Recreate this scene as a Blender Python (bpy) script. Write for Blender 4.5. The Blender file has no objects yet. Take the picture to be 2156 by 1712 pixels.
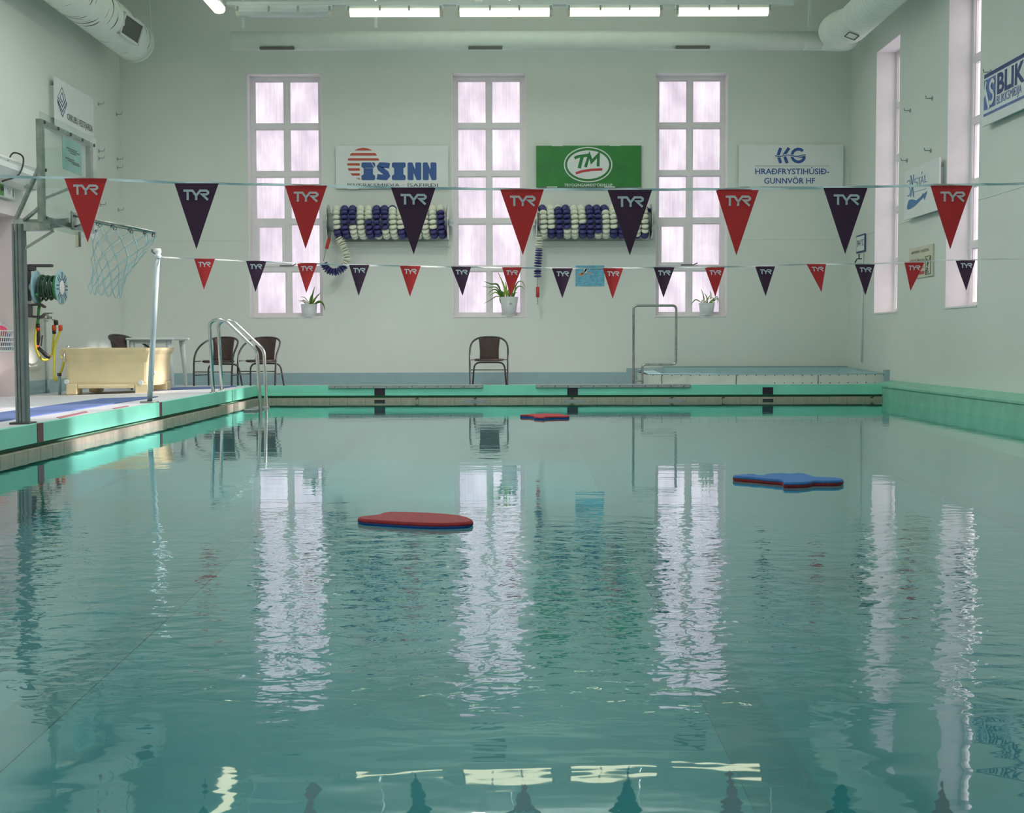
import bpy, bmesh, math, random
from mathutils import Vector, Matrix
random.seed(7)
PI = math.pi
SC = bpy.context.scene
COL = SC.collection
V = Vector

# ------------------------------------------------------------------ camera, light, exposure
F_PX = 2718.0
CAM = V((0.0, 0.0, 0.759))
PITCH = math.atan(136.0 / F_PX)
YAW = -0.0011
ROLL = -0.0025
CAM_ROT = Matrix.Rotation(YAW, 3, 'Z') @ Matrix.Rotation(PI / 2 - PITCH, 3, 'X') @ Matrix.Rotation(ROLL, 3, 'Z')
cd = bpy.data.cameras.new('camera')
cd.sensor_fit = 'HORIZONTAL'
cd.sensor_width = 36.0
cd.lens = 36.0 * F_PX / 2156.0
cd.clip_start = 0.05
cd.clip_end = 200
cam = bpy.data.objects.new('camera', cd)
COL.objects.link(cam)
cam.matrix_world = Matrix.Translation(CAM) @ CAM_ROT.to_4x4()
SC.camera = cam

vs = SC.view_settings
vs.view_transform = 'Standard'
vs.look = 'None'
vs.gamma = 1.0
vs.use_curve_mapping = False
vs.exposure = 0.0

SKY = (0.99, 0.955, 1.0)
SKY_STRENGTH = 2.0
LAMP_W = 46.0          # radiant power of one ceiling fitting
SUN_STRENGTH = 18.0
world = bpy.data.worlds.new('overcast_sky')
SC.world = world
world.use_nodes = True
wb = world.node_tree.nodes['Background']
wb.inputs[0].default_value = (*SKY, 1)
wb.inputs[1].default_value = SKY_STRENGTH

sd = bpy.data.lights.new('sun', 'SUN')
sd.energy = SUN_STRENGTH
sd.color = (1.0, 0.93, 0.88)
sd.angle = 0.028
sun = bpy.data.objects.new('sun', sd)
COL.objects.link(sun)
sun.rotation_mode = 'QUATERNION'
sun.rotation_quaternion = V((-1.0, 0.06, -0.36)).to_track_quat('-Z', 'Y')
sun.location = (30, 8, 12)
SC.cycles.max_bounces = 10
SC.cycles.diffuse_bounces = 6
SC.cycles.glossy_bounces = 5
SC.cycles.transparent_max_bounces = 16
SC.cycles.sample_clamp_indirect = 6.0
SC.cycles.caustics_reflective = False
SC.cycles.caustics_refractive = False

# ------------------------------------------------------------------ helpers
def ray(px, py):
    return CAM_ROT @ V(((px - 1078) / F_PX, -(py - 856) / F_PX, -1.0))
def atY(px, py, Y):
    d = ray(px, py)
    return CAM + d * ((Y - CAM.y) / d.y)
def atX(px, py, X):
    d = ray(px, py)
    return CAM + d * ((X - CAM.x) / d.x)
def atZ(px, py, Z):
    d = ray(px, py)
    return CAM + d * ((Z - CAM.z) / d.z)

def tag(o, label=None, cat=None, group=None, kind=None):
    if label: o['label'] = label
    if cat: o['category'] = cat
    if group: o['group'] = group
    if kind: o['kind'] = kind
    return o
def thing(name, label, cat, loc, group=None):
    o = bpy.data.objects.new(name, None)
    o.empty_display_size = 0.1
    COL.objects.link(o)
    o.location = loc
    return tag(o, label, cat, group)
def copy_tree(o, parent=None):
    c = o.copy()
    COL.objects.link(c)
    if parent: c.parent = parent
    for ch in list(o.children):
        copy_tree(ch, c)
    return c

def catmull(pts, n=6, closed=False):
    P = [V(p) for p in pts]
    out = []
    m = len(P)
    rng = m if closed else m - 1
    for i in range(rng):
        if closed:
            p0, p1, p2, p3 = P[(i - 1) % m], P[i], P[(i + 1) % m], P[(i + 2) % m]
        else:
            p1, p2 = P[i], P[i + 1]
            p0 = P[i - 1] if i > 0 else p1 * 2 - p2
            p3 = P[i + 2] if i + 2 < m else p2 * 2 - p1
        for k in range(n):
            t = k / n
            out.append(0.5 * ((2 * p1) + (p2 - p0) * t + (2 * p0 - 5 * p1 + 4 * p2 - p3) * t * t + (3 * p1 - p0 - 3 * p2 + p3) * t ** 3))
    if not closed: out.append(P[-1])
    return out
def bend(pts, rad, n=5):
    P = [V(p) for p in pts]
    out = [P[0]]
    for i in range(1, len(P) - 1):
        a, b, c = P[i - 1], P[i], P[i + 1]
        d1, d2 = (a - b), (c - b)
        r = min(rad, d1.length * 0.48, d2.length * 0.48)
        s, e = b + d1.normalized() * r, b + d2.normalized() * r
        for k in range(n + 1):
            t = k / n
            out.append(s * (1 - t) ** 2 + b * 2 * t * (1 - t) + e * t * t)
    out.append(P[-1])
    return out

class MB:
    def __init__(self):
        self.v, self.f, self.s = [], [], []
    def add(self, vs_, fs_, smooth=False):
        o = len(self.v)
        self.v += [V(p) for p in vs_]
        self.f += [tuple(i + o for i in f) for f in fs_]
        self.s += [smooth] * len(fs_)
        return self
    def box(self, a, b):
        x0, x1 = sorted((a[0], b[0])); y0, y1 = sorted((a[1], b[1])); z0, z1 = sorted((a[2], b[2]))
        return self.add([(x0, y0, z0), (x1, y0, z0), (x1, y1, z0), (x0, y1, z0), (x0, y0, z1), (x1, y0, z1), (x1, y1, z1), (x0, y1, z1)],
                        [(0, 3, 2, 1), (4, 5, 6, 7), (0, 1, 5, 4), (1, 2, 6, 5), (2, 3, 7, 6), (3, 0, 4, 7)])
    def cbox(self, c, s):
        c, s = V(c), V(s)
        return self.box(c - s / 2, c + s / 2)
    def bbox(self, a, b, bev=0.01, seg=2):
        bm = bmesh.new()
        bmesh.ops.create_cube(bm, size=1)
        a, b = V(a), V(b)
        for v in bm.verts:
            v.co = V([(a[i] + b[i]) / 2 + v.co[i] * abs(b[i] - a[i]) for i in range(3)])
        bmesh.ops.bevel(bm, geom=list(bm.edges), offset=bev, segments=seg, affect='EDGES', profile=0.5)
        bm.verts.index_update()
        self.add([v.co.copy() for v in bm.verts], [tuple(v.index for v in f.verts) for f in bm.faces])
        bm.free()
        return self
    def bar(self, p, q, w, h, up=(0, 0, 1)):
        p, q, up = V(p), V(q), V(up)
        t = (q - p).normalized()
        sx = t.cross(up).normalized() * (w / 2)
        sy = sx.cross(t).normalized() * (h / 2)
        vs_ = [e + sx * i + sy * j for e in (p, q) for (i, j) in ((-1, -1), (1, -1), (1, 1), (-1, 1))]
        return self.add(vs_, [(0, 1, 2, 3), (7, 6, 5, 4), (0, 4, 5, 1), (1, 5, 6, 2), (2, 6, 7, 3), (3, 7, 4, 0)])
    def tube(self, path, r, seg=10, closed=False, caps=True):
        P = [V(p) for p in path]
        n = len(P)
        R = r if isinstance(r, (list, tuple)) else [r] * n
        T = []
        for i in range(n):
            a = P[(i - 1) % n] if (closed or i > 0) else P[i]
            b = P[(i + 1) % n] if (closed or i < n - 1) else P[i]
            d = b - a
            T.append(d.normalized() if d.length > 1e-9 else V((0, 0, 1)))
        ref = V((0, 0, 1)) if abs(T[0].z) < 0.9 else V((1, 0, 0))
        N = T[0].cross(ref).normalized()
        vs_, fs_ = [], []
        for i in range(n):
            if i:
                N = (N - T[i] * N.dot(T[i]))
                N = N.normalized() if N.length > 1e-6 else T[i].orthogonal().normalized()
            B = T[i].cross(N)
            for k in range(seg):
                a = 2 * PI * k / seg
                vs_.append(P[i] + (N * math.cos(a) + B * math.sin(a)) * R[i])
        m = n if closed else n - 1
        for i in range(m):
            j = (i + 1) % n
            for k in range(seg):
                l = (k + 1) % seg
                fs_.append((i * seg + k, i * seg + l, j * seg + l, j * seg + k))
        self.add(vs_, fs_, True)
        if caps and not closed:
            o = len(self.v) - len(vs_)
            self.f += [tuple(o + k for k in reversed(range(seg))), tuple(o + (n - 1) * seg + k for k in range(seg))]
            self.s += [False, False]
        return self
    def cyl(self, p, q, r, seg=14, r2=None):
        return self.tube([p, q], [r, r if r2 is None else r2], seg)
    def lathe(self, prof, origin=(0, 0, 0), axis=(0, 0, 1), seg=20, smooth=True):
        o, ax = V(origin), V(axis).normalized()
        a1 = ax.orthogonal().normalized()
        a2 = ax.cross(a1)
        vs_, fs_ = [], []
        for (r, h) in prof:
            for k in range(seg):
                a = 2 * PI * k / seg
                vs_.append(o + ax * h + (a1 * math.cos(a) + a2 * math.sin(a)) * r)
        for i in range(len(prof) - 1):
            for k in range(seg):
                l = (k + 1) % seg
                fs_.append((i * seg + k, i * seg + l, (i + 1) * seg + l, (i + 1) * seg + k))
        return self.add(vs_, fs_, smooth)
    def prism(self, poly, off):
        P = [V(p) for p in poly]
        off = V(off)
        n = len(P)
        return self.add(P + [p + off for p in P], [tuple(range(n)), tuple(reversed(range(n, 2 * n)))] +
                        [(i, i + n, (i + 1) % n + n, (i + 1) % n) for i in range(n)])
    def face(self, poly):
        return self.add(poly, [tuple(range(len(poly)))])
    def ball(self, c, r, scale=(1, 1, 1), seg=12, rings=8):
        c = V(c)
        vs_, fs_ = [], []
        for i in range(rings + 1):
            th = PI * i / rings
            for k in range(seg):
                a = 2 * PI * k / seg
                vs_.append(c + V((r * scale[0] * math.sin(th) * math.cos(a), r * scale[1] * math.sin(th) * math.sin(a), r * scale[2] * math.cos(th))))
        for i in range(rings):
            for k in range(seg):
                l = (k + 1) % seg
                fs_.append((i * seg + k, (i + 1) * seg + k, (i + 1) * seg + l, i * seg + l))
        return self.add(vs_, fs_, True)
    def build(self, name, mat, parent=None, label=None, cat=None, group=None, kind=None, recalc=True):
        o0 = V((0, 0, 0))
        p = parent
        while p is not None:
            o0 += p.location
            p = p.parent
        me = bpy.data.meshes.new(name)
        me.from_pydata([tuple(v - o0) for v in self.v], [], self.f)
        me.polygons.foreach_set('use_smooth', self.s)
        if recalc:
            bm = bmesh.new()
            bm.from_mesh(me)
            bmesh.ops.recalc_face_normals(bm, faces=bm.faces)
            bm.to_mesh(me)
            bm.free()
        me.materials.append(mat)
        ob = bpy.data.objects.new(name, me)
        COL.objects.link(ob)
        if parent is not None: ob.parent = parent
        tag(ob, label, cat, group, kind)
        return ob

def single(mb, name, mat, label, cat, loc=None, group=None):
    """a thing that is one mesh, its origin at its base centre"""
    xs = [v.x for v in mb.v]; ys = [v.y for v in mb.v]; zs = [v.z for v in mb.v]
    c = V(loc) if loc is not None else V(((min(xs) + max(xs)) / 2, (min(ys) + max(ys)) / 2, min(zs)))
    mb.v = [v - c for v in mb.v]
    o = mb.build(name, mat, None, label, cat, group)
    o.location = c
    return o

# ------------------------------------------------------------------ materials
def M(name, col, rough=0.5, metal=0.0, var=0.06, scale=6.0, bump=0.0, bscale=60.0, spec=0.5, coat=0.0, stretch=(1, 1, 1)):
    m = bpy.data.materials.new(name)
    m.use_nodes = True
    nt = m.node_tree
    b = nt.nodes['Principled BSDF']
    b.inputs['Roughness'].default_value = rough
    b.inputs['Metallic'].default_value = metal
    b.inputs['Specular IOR Level'].default_value = spec
    b.inputs['Coat Weight'].default_value = coat
    tc = nt.nodes.new('ShaderNodeTexCoord')
    mp = nt.nodes.new('ShaderNodeMapping')
    mp.inputs['Scale'].default_value = stretch
    nt.links.new(tc.outputs['Object'], mp.inputs[0])
    nz = nt.nodes.new('ShaderNodeTexNoise')
    nz.inputs['Scale'].default_value = scale
    nz.inputs['Detail'].default_value = 4
    nt.links.new(mp.outputs[0], nz.inputs[0])
    rp = nt.nodes.new('ShaderNodeValToRGB')
    rp.color_ramp.elements[0].position = 0.3
    rp.color_ramp.elements[1].position = 0.7
    rp.color_ramp.elements[0].color = (*[max(0, c * (1 - var)) for c in col], 1)
    rp.color_ramp.elements[1].color = (*[min(1, c * (1 + var)) for c in col], 1)
    nt.links.new(nz.outputs[0], rp.inputs[0])
    nt.links.new(rp.outputs[0], b.inputs['Base Color'])
    if bump:
        n2 = nt.nodes.new('ShaderNodeTexNoise')
        n2.inputs['Scale'].default_value = bscale
        n2.inputs['Detail'].default_value = 3
        nt.links.new(mp.outputs[0], n2.inputs[0])
        bp = nt.nodes.new('ShaderNodeBump')
        bp.inputs['Strength'].default_value = bump
        bp.inputs['Distance'].default_value = 0.01
        nt.links.new(n2.outputs[0], bp.inputs['Height'])
        nt.links.new(bp.outputs[0], b.inputs['Normal'])
    return m
def nodes_of(m): return m.node_tree.nodes, m.node_tree.links, m.node_tree.nodes['Principled BSDF']

def wall_paint(name, col):
    """matt paint above the dado line, glossier paint below it"""
    m = M(name, col, 0.6, 0, 0.035, 0.8, 0.06, 90)
    n, l, b = nodes_of(m)
    g = n.new('ShaderNodeNewGeometry')
    sx = n.new('ShaderNodeSeparateXYZ')
    l.new(g.outputs['Position'], sx.inputs[0])
    mr = n.new('ShaderNodeMapRange')
    mr.inputs[1].default_value = 2.30; mr.inputs[2].default_value = 2.31
    mr.inputs[3].default_value = 0.3; mr.inputs[4].default_value = 0.62
    l.new(sx.outputs[2], mr.inputs[0])
    l.new(mr.outputs[0], b.inputs['Roughness'])
    return m

WALL = wall_paint('wall_paint', (0.69, 0.735, 0.68))
CEIL = M('ceiling_paint', (0.74, 0.80, 0.72), 0.8)
SKIRT = M('skirting_paint', (0.30, 0.44, 0.47), 0.4, var=0.05)
WHITE = M('white_paint', (0.80, 0.78, 0.78), 0.45, var=0.03)
TRIMW = M('window_paint', (0.82, 0.79, 0.80), 0.4, var=0.03)
DECK = M('deck_floor', (0.66, 0.67, 0.71), 0.5, var=0.18, scale=40, bump=0.15, bscale=200)
TEAL = M('pool_paint', (0.23, 0.72, 0.53), 0.45, var=0.06, scale=3)
TEALD = M('pool_paint_worn', (0.22, 0.54, 0.40), 0.45, var=0.12, scale=5)
POOLF = M('pool_floor_paint', (0.032, 0.235, 0.25), 0.6, var=0.08, scale=2)
LANE = M('lane_marking', (0.026, 0.18, 0.195), 0.6)
BEIGE = M('gutter_tile', (0.36, 0.34, 0.26), 0.4, var=0.12, scale=14)
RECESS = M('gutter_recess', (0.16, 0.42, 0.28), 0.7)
BLACKT = M('black_tile', (0.022, 0.012, 0.022), 0.3)
REDT = M('red_tile', (0.17, 0.03, 0.04), 0.35)
GREYBAR = M('grey_plastic', (0.32, 0.36, 0.35), 0.5, var=0.1, scale=20)
STEEL = M('brushed_steel', (0.55, 0.56, 0.54), 0.22, 1.0, 0.08, 30)
STEELD = M('weathered_steel', (0.36, 0.38, 0.35), 0.38, 1.0, 0.22, 18)
ALU = M('anodised_aluminium', (0.26, 0.29, 0.29), 0.42, 0.85, 0.12, 10)
DUCT = M('duct_paint', (0.74, 0.82, 0.75), 0.5, var=0.03)
BLACK = M('black_plastic', (0.02, 0.02, 0.022), 0.45)
DGREY = M('dark_grey_plastic', (0.07, 0.065, 0.07), 0.5)
RED = M('red_mesh_fabric', (0.50, 0.034, 0.038), 0.75, var=0.16, scale=260, bump=0.2, bscale=500)
PLUM = M('dark_mesh_fabric', (0.050, 0.022, 0.052), 0.75, var=0.3, scale=260, bump=0.2, bscale=500)
def sheer(m, f):
    """thin cloth lets some of the light through"""
    n, l, b = nodes_of(m)
    tl = n.new('ShaderNodeBsdfTranslucent')
    l.new(b.inputs['Base Color'].links[0].from_socket, tl.inputs[0])
    mx = n.new('ShaderNodeMixShader'); mx.inputs[0].default_value = f
    l.new(b.outputs[0], mx.inputs[1]); l.new(tl.outputs[0], mx.inputs[2])
    l.new(mx.outputs[0], n['Material Output'].inputs[0])
sheer(RED, .4); sheer(PLUM, .3)
PRINT = M('pale_blue_print', (0.68, 0.82, 0.86), 0.6, var=0.02)
sheer(PRINT, .3)
TAPE = M('pale_tape', (0.66, 0.82, 0.86), 0.5, var=0.1, scale=14)
TAPEW = M('white_tape', (0.72, 0.75, 0.74), 0.5, var=0.05)
BOARDW = M('sign_white', (0.74, 0.78, 0.76), 0.45, var=0.03, scale=3)
INKBLUE = M('ink_blue', (0.025, 0.095, 0.30), 0.5, var=0.12, scale=25)
INKSTEEL = M('ink_sky_blue', (0.045, 0.19, 0.40), 0.5, var=0.08)
INKNAVY = M('ink_navy', (0.03, 0.055, 0.19), 0.5, var=0.12, scale=12)
INKFADE = M('ink_faded_blue', (0.10, 0.17, 0.42), 0.5, var=0.3, scale=9)
INKRED = M('ink_red', (0.50, 0.04, 0.05), 0.5)
INKRUST = M('ink_rust_red', (0.47, 0.075, 0.04), 0.5)
INKGREEN = M('ink_green', (0.012, 0.17, 0.035), 0.5, var=0.1, scale=5)
INKGREY = M('ink_dark_grey', (0.05, 0.06, 0.07), 0.5)
GREENB = M('sign_green', (0.022, 0.20, 0.035), 0.5, var=0.12, scale=5)
CREAMB = M('sign_cream', (0.60, 0.60, 0.44), 0.5, var=0.04)
WICKER = M('brown_wicker', (0.075, 0.048, 0.045), 0.7, var=0.35, scale=90, bump=0.6, bscale=150)
CHAIRF = M('chair_frame_paint', (0.045, 0.048, 0.046), 0.4)
TUBM = M('tub_plastic', (0.76, 0.65, 0.38), 0.5, var=0.06, scale=5)
PLASTW = M('white_plastic', (0.66, 0.72, 0.70), 0.4, var=0.03)
FLOATW = M('float_white', (0.74, 0.76, 0.62), 0.4, var=0.05)
FLOATB = M('float_blue', (0.045, 0.040, 0.17), 0.35, var=0.12)
REDPL = M('red_plastic', (0.50, 0.035, 0.03), 0.4)
ORANGE = M('orange_plastic', (0.75, 0.10, 0.03), 0.4)
PINK = M('pink_plastic', (0.70, 0.03, 0.16), 0.5)
HOSEG = M('green_hose', (0.028, 0.085, 0.052), 0.5, var=0.15)
HOSEL = M('bright_green_hose', (0.05, 0.30, 0.07), 0.5)
HOSEY = M('yellow_hose', (0.66, 0.60, 0.05), 0.4, var=0.05)
REELB = M('reel_blue', (0.30, 0.54, 0.62), 0.35, var=0.08)
NETM = M('net_cord', (0.55, 0.76, 0.78), 0.7)
FOAMR = M('red_foam', (0.33, 0.022, 0.028), 0.75, var=0.14, scale=60, bump=0.3, bscale=180)
FOAMB = M('blue_foam', (0.035, 0.17, 0.46), 0.75, var=0.12, scale=60, bump=0.3, bscale=180)
FOAMN = M('navy_foam', (0.02, 0.07, 0.30), 0.75)
MATB = M('blue_mat', (0.10, 0.16, 0.36), 0.8, var=0.2, scale=60, bump=0.4, bscale=120)
SPAP = M('spa_panel', (0.56, 0.62, 0.56), 0.5, var=0.06, scale=4)
SPAB = M('spa_blue', (0.28, 0.44, 0.46), 0.45, var=0.05)
POT = M('white_pot', (0.66, 0.70, 0.70), 0.35, var=0.02)
LEAF = M('leaf_green', (0.09, 0.21, 0.03), 0.5, var=0.4, scale=30)
LEAFL = M('leaf_light_green', (0.28, 0.42, 0.06), 0.5, var=0.25, scale=30)
SOIL = M('soil', (0.03, 0.022, 0.015), 0.9)
PETAL = M('petal_white', (0.85, 0.85, 0.72), 0.5)
PAPER = M('teal_paper', (0.36, 0.55, 0.53), 0.6, var=0.14, scale=14)
EXITG = M('exit_green', (0.08, 0.28, 0.04), 0.4)
POSTER = M('poster_water', (0.14, 0.42, 0.56), 0.45, var=0.35, scale=16, stretch=(1, 1, 3))
SKIN = M('poster_skin', (0.55, 0.28, 0.16), 0.5)
VENT = M('vent_mesh', (0.10, 0.11, 0.10), 0.6)
DOORM = M('door_paint', (0.70, 0.64, 0.64), 0.45, var=0.03)

def cracked_duct():
    m = M('cracked_duct_paint', (0.74, 0.82, 0.75), 0.5, var=0.03)
    n, l, b = nodes_of(m)
    src = b.inputs['Base Color'].links[0].from_socket
    tc = n.new('ShaderNodeTexCoord')
    mp = n.new('ShaderNodeMapping')
    mp.inputs['Scale'].default_value = (2.2, 26.0, 2.2)
    l.new(tc.outputs['Object'], mp.inputs[0])
    nz = n.new('ShaderNodeTexNoise')
    nz.inputs['Scale'].default_value = 1.0
    nz.inputs['Detail'].default_value = 1.0
    l.new(mp.outputs[0], nz.inputs[0])
    n2 = n.new('ShaderNodeTexNoise')
    n2.inputs['Scale'].default_value = 2.2
    l.new(tc.outputs['Object'], n2.inputs[0])
    th = n.new('ShaderNodeMapRange')
    th.inputs[1].default_value = 0.42; th.inputs[2].default_value = 0.62
    th.inputs[3].default_value = 0.74; th.inputs[4].default_value = 0.59
    l.new(n2.outputs[0], th.inputs[0])
    gt = n.new('ShaderNodeMath'); gt.operation = 'GREATER_THAN'
    l.new(nz.outputs[0], gt.inputs[0]); l.new(th.outputs[0], gt.inputs[1])
    mx = n.new('ShaderNodeMix'); mx.data_type = 'RGBA'
    l.new(gt.outputs[0], mx.inputs[0]); l.new(src, mx.inputs[6])
    mx.inputs[7].default_value = (0.07, 0.05, 0.03, 1)
    l.new(mx.outputs[2], b.inputs['Base Color'])
    return m
DUCTC = cracked_duct()

def glow(name, col, strength):
    m = bpy.data.materials.new(name)
    m.use_nodes = True
    n, l, b = nodes_of(m)
    b.inputs['Base Color'].default_value = (*[min(1, c * .9) for c in col], 1)
    b.inputs['Emission Color'].default_value = (*col, 1)
    b.inputs['Emission Strength'].default_value = strength
    b.inputs['Roughness'].default_value = 0.3
    return m
LIT = glow('lit_diffuser', (1.0, 0.93, 0.64), 1.9)
LITEND = M('clear_diffuser_end', (0.70, 0.66, 0.52), 0.25)
UNLIT = M('unlit_diffuser', (0.56, 0.62, 0.60), 0.15, var=0.04)

def pane_mat():
    """thin window glass, misted and streaked"""
    m = bpy.data.materials.new('misted_glass')
    m.use_nodes = True
    nt = m.node_tree
    n, l = nt.nodes, nt.links
    n.remove(n['Principled BSDF'])
    out = n['Material Output']
    tc = n.new('ShaderNodeTexCoord')
    oi = n.new('ShaderNodeObjectInfo')
    mp = n.new('ShaderNodeMapping')
    mp.inputs['Scale'].default_value = (1.6, 1.6, 0.8)
    l.new(tc.outputs['Object'], mp.inputs[0])
    ad = n.new('ShaderNodeVectorMath'); ad.operation = 'ADD'
    l.new(mp.outputs[0], ad.inputs[0])
    sc = n.new('ShaderNodeVectorMath'); sc.operation = 'SCALE'
    sc.inputs[0].default_value = (17, 11, 5)
    l.new(oi.outputs['Random'], sc.inputs['Scale'])
    l.new(sc.outputs[0], ad.inputs[1])
    nz = n.new('ShaderNodeTexNoise')
    nz.inputs['Scale'].default_value = 2.0; nz.inputs['Detail'].default_value = 4
    l.new(ad.outputs[0], nz.inputs[0])
    mp2 = n.new('ShaderNodeMapping'); mp2.inputs['Scale'].default_value = (30, 30, 1.5)
    l.new(ad.outputs[0], mp2.inputs[0])
    n2 = n.new('ShaderNodeTexNoise'); n2.inputs['Scale'].default_value = 1.0; n2.inputs['Detail'].default_value = 3
    l.new(mp2.outputs[0], n2.inputs[0])
    mx = n.new('ShaderNodeMath'); mx.operation = 'MULTIPLY_ADD'
    l.new(n2.outputs[0], mx.inputs[0]); mx.inputs[1].default_value = 0.35
    l.new(nz.outputs[0], mx.inputs[2])
    rp = n.new('ShaderNodeValToRGB')
    rp.color_ramp.elements[0].position = 0.42; rp.color_ramp.elements[0].color = (0.58, 0.54, 0.58, 1)
    rp.color_ramp.elements[1].position = 0.88; rp.color_ramp.elements[1].color = (0.76, 0.735, 0.76, 1)
    l.new(mx.outputs[0], rp.inputs[0])
    tr = n.new('ShaderNodeBsdfTransparent')
    l.new(rp.outputs[0], tr.inputs[0])
    gl = n.new('ShaderNodeBsdfGlossy'); gl.inputs['Roughness'].default_value = 0.08
    tl = n.new('ShaderNodeBsdfTranslucent'); tl.inputs[0].default_value = (0.8, 0.8, 0.8, 1)
    m1 = n.new('ShaderNodeMixShader'); m1.inputs[0].default_value = 0.12
    l.new(tr.outputs[0], m1.inputs[1]); l.new(tl.outputs[0], m1.inputs[2])
    fr = n.new('ShaderNodeFresnel'); fr.inputs[0].default_value = 1.25
    gm = n.new('ShaderNodeNewGeometry'); sb = n.new('ShaderNodeMath'); sb.operation = 'SUBTRACT'; sb.inputs[0].default_value = 1.0; l.new(gm.outputs['Backfacing'], sb.inputs[1])
    fm_ = n.new('ShaderNodeMath'); fm_.operation = 'MULTIPLY'; l.new(fr.outputs[0], fm_.inputs[0]); l.new(sb.outputs[0], fm_.inputs[1])
    m2 = n.new('ShaderNodeMixShader')
    l.new(fm_.outputs[0], m2.inputs[0]); l.new(m1.outputs[0], m2.inputs[1]); l.new(gl.outputs[0], m2.inputs[2])
    l.new(m2.outputs[0], out.inputs[0])
    return m
PANE = pane_mat()

def clear_sheet():
    m = bpy.data.materials.new('clear_acrylic')
    m.use_nodes = True
    n, l = m.node_tree.nodes, m.node_tree.links
    n.remove(n['Principled BSDF'])
    tr = n.new('ShaderNodeBsdfTransparent'); tr.inputs[0].default_value = (0.90, 0.95, 0.93, 1)
    gl = n.new('ShaderNodeBsdfGlossy'); gl.inputs['Roughness'].default_value = 0.03
    df = n.new('ShaderNodeBsdfDiffuse'); df.inputs[0].default_value = (0.55, 0.62, 0.60, 1)
    nz = n.new('ShaderNodeTexNoise'); nz.inputs['Scale'].default_value = 3
    mr = n.new('ShaderNodeMapRange'); mr.inputs[3].default_value = 0.0; mr.inputs[4].default_value = 0.12
    l.new(nz.outputs[0], mr.inputs[0])
    m1 = n.new('ShaderNodeMixShader')
    l.new(mr.outputs[0], m1.inputs[0])
    l.new(tr.outputs[0], m1.inputs[1]); l.new(df.outputs[0], m1.inputs[2])
    fr = n.new('ShaderNodeFresnel'); fr.inputs[0].default_value = 1.2
    gm = n.new('ShaderNodeNewGeometry'); sb = n.new('ShaderNodeMath'); sb.operation = 'SUBTRACT'; sb.inputs[0].default_value = 1.0; l.new(gm.outputs['Backfacing'], sb.inputs[1])
    fm_ = n.new('ShaderNodeMath'); fm_.operation = 'MULTIPLY'; l.new(fr.outputs[0], fm_.inputs[0]); l.new(sb.outputs[0], fm_.inputs[1])
    m2 = n.new('ShaderNodeMixShader')
    l.new(fm_.outputs[0], m2.inputs[0]); l.new(m1.outputs[0], m2.inputs[1]); l.new(gl.outputs[0], m2.inputs[2])
    l.new(m2.outputs[0], n['Material Output'].inputs[0])
    return m
ACRYL = clear_sheet()

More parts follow.
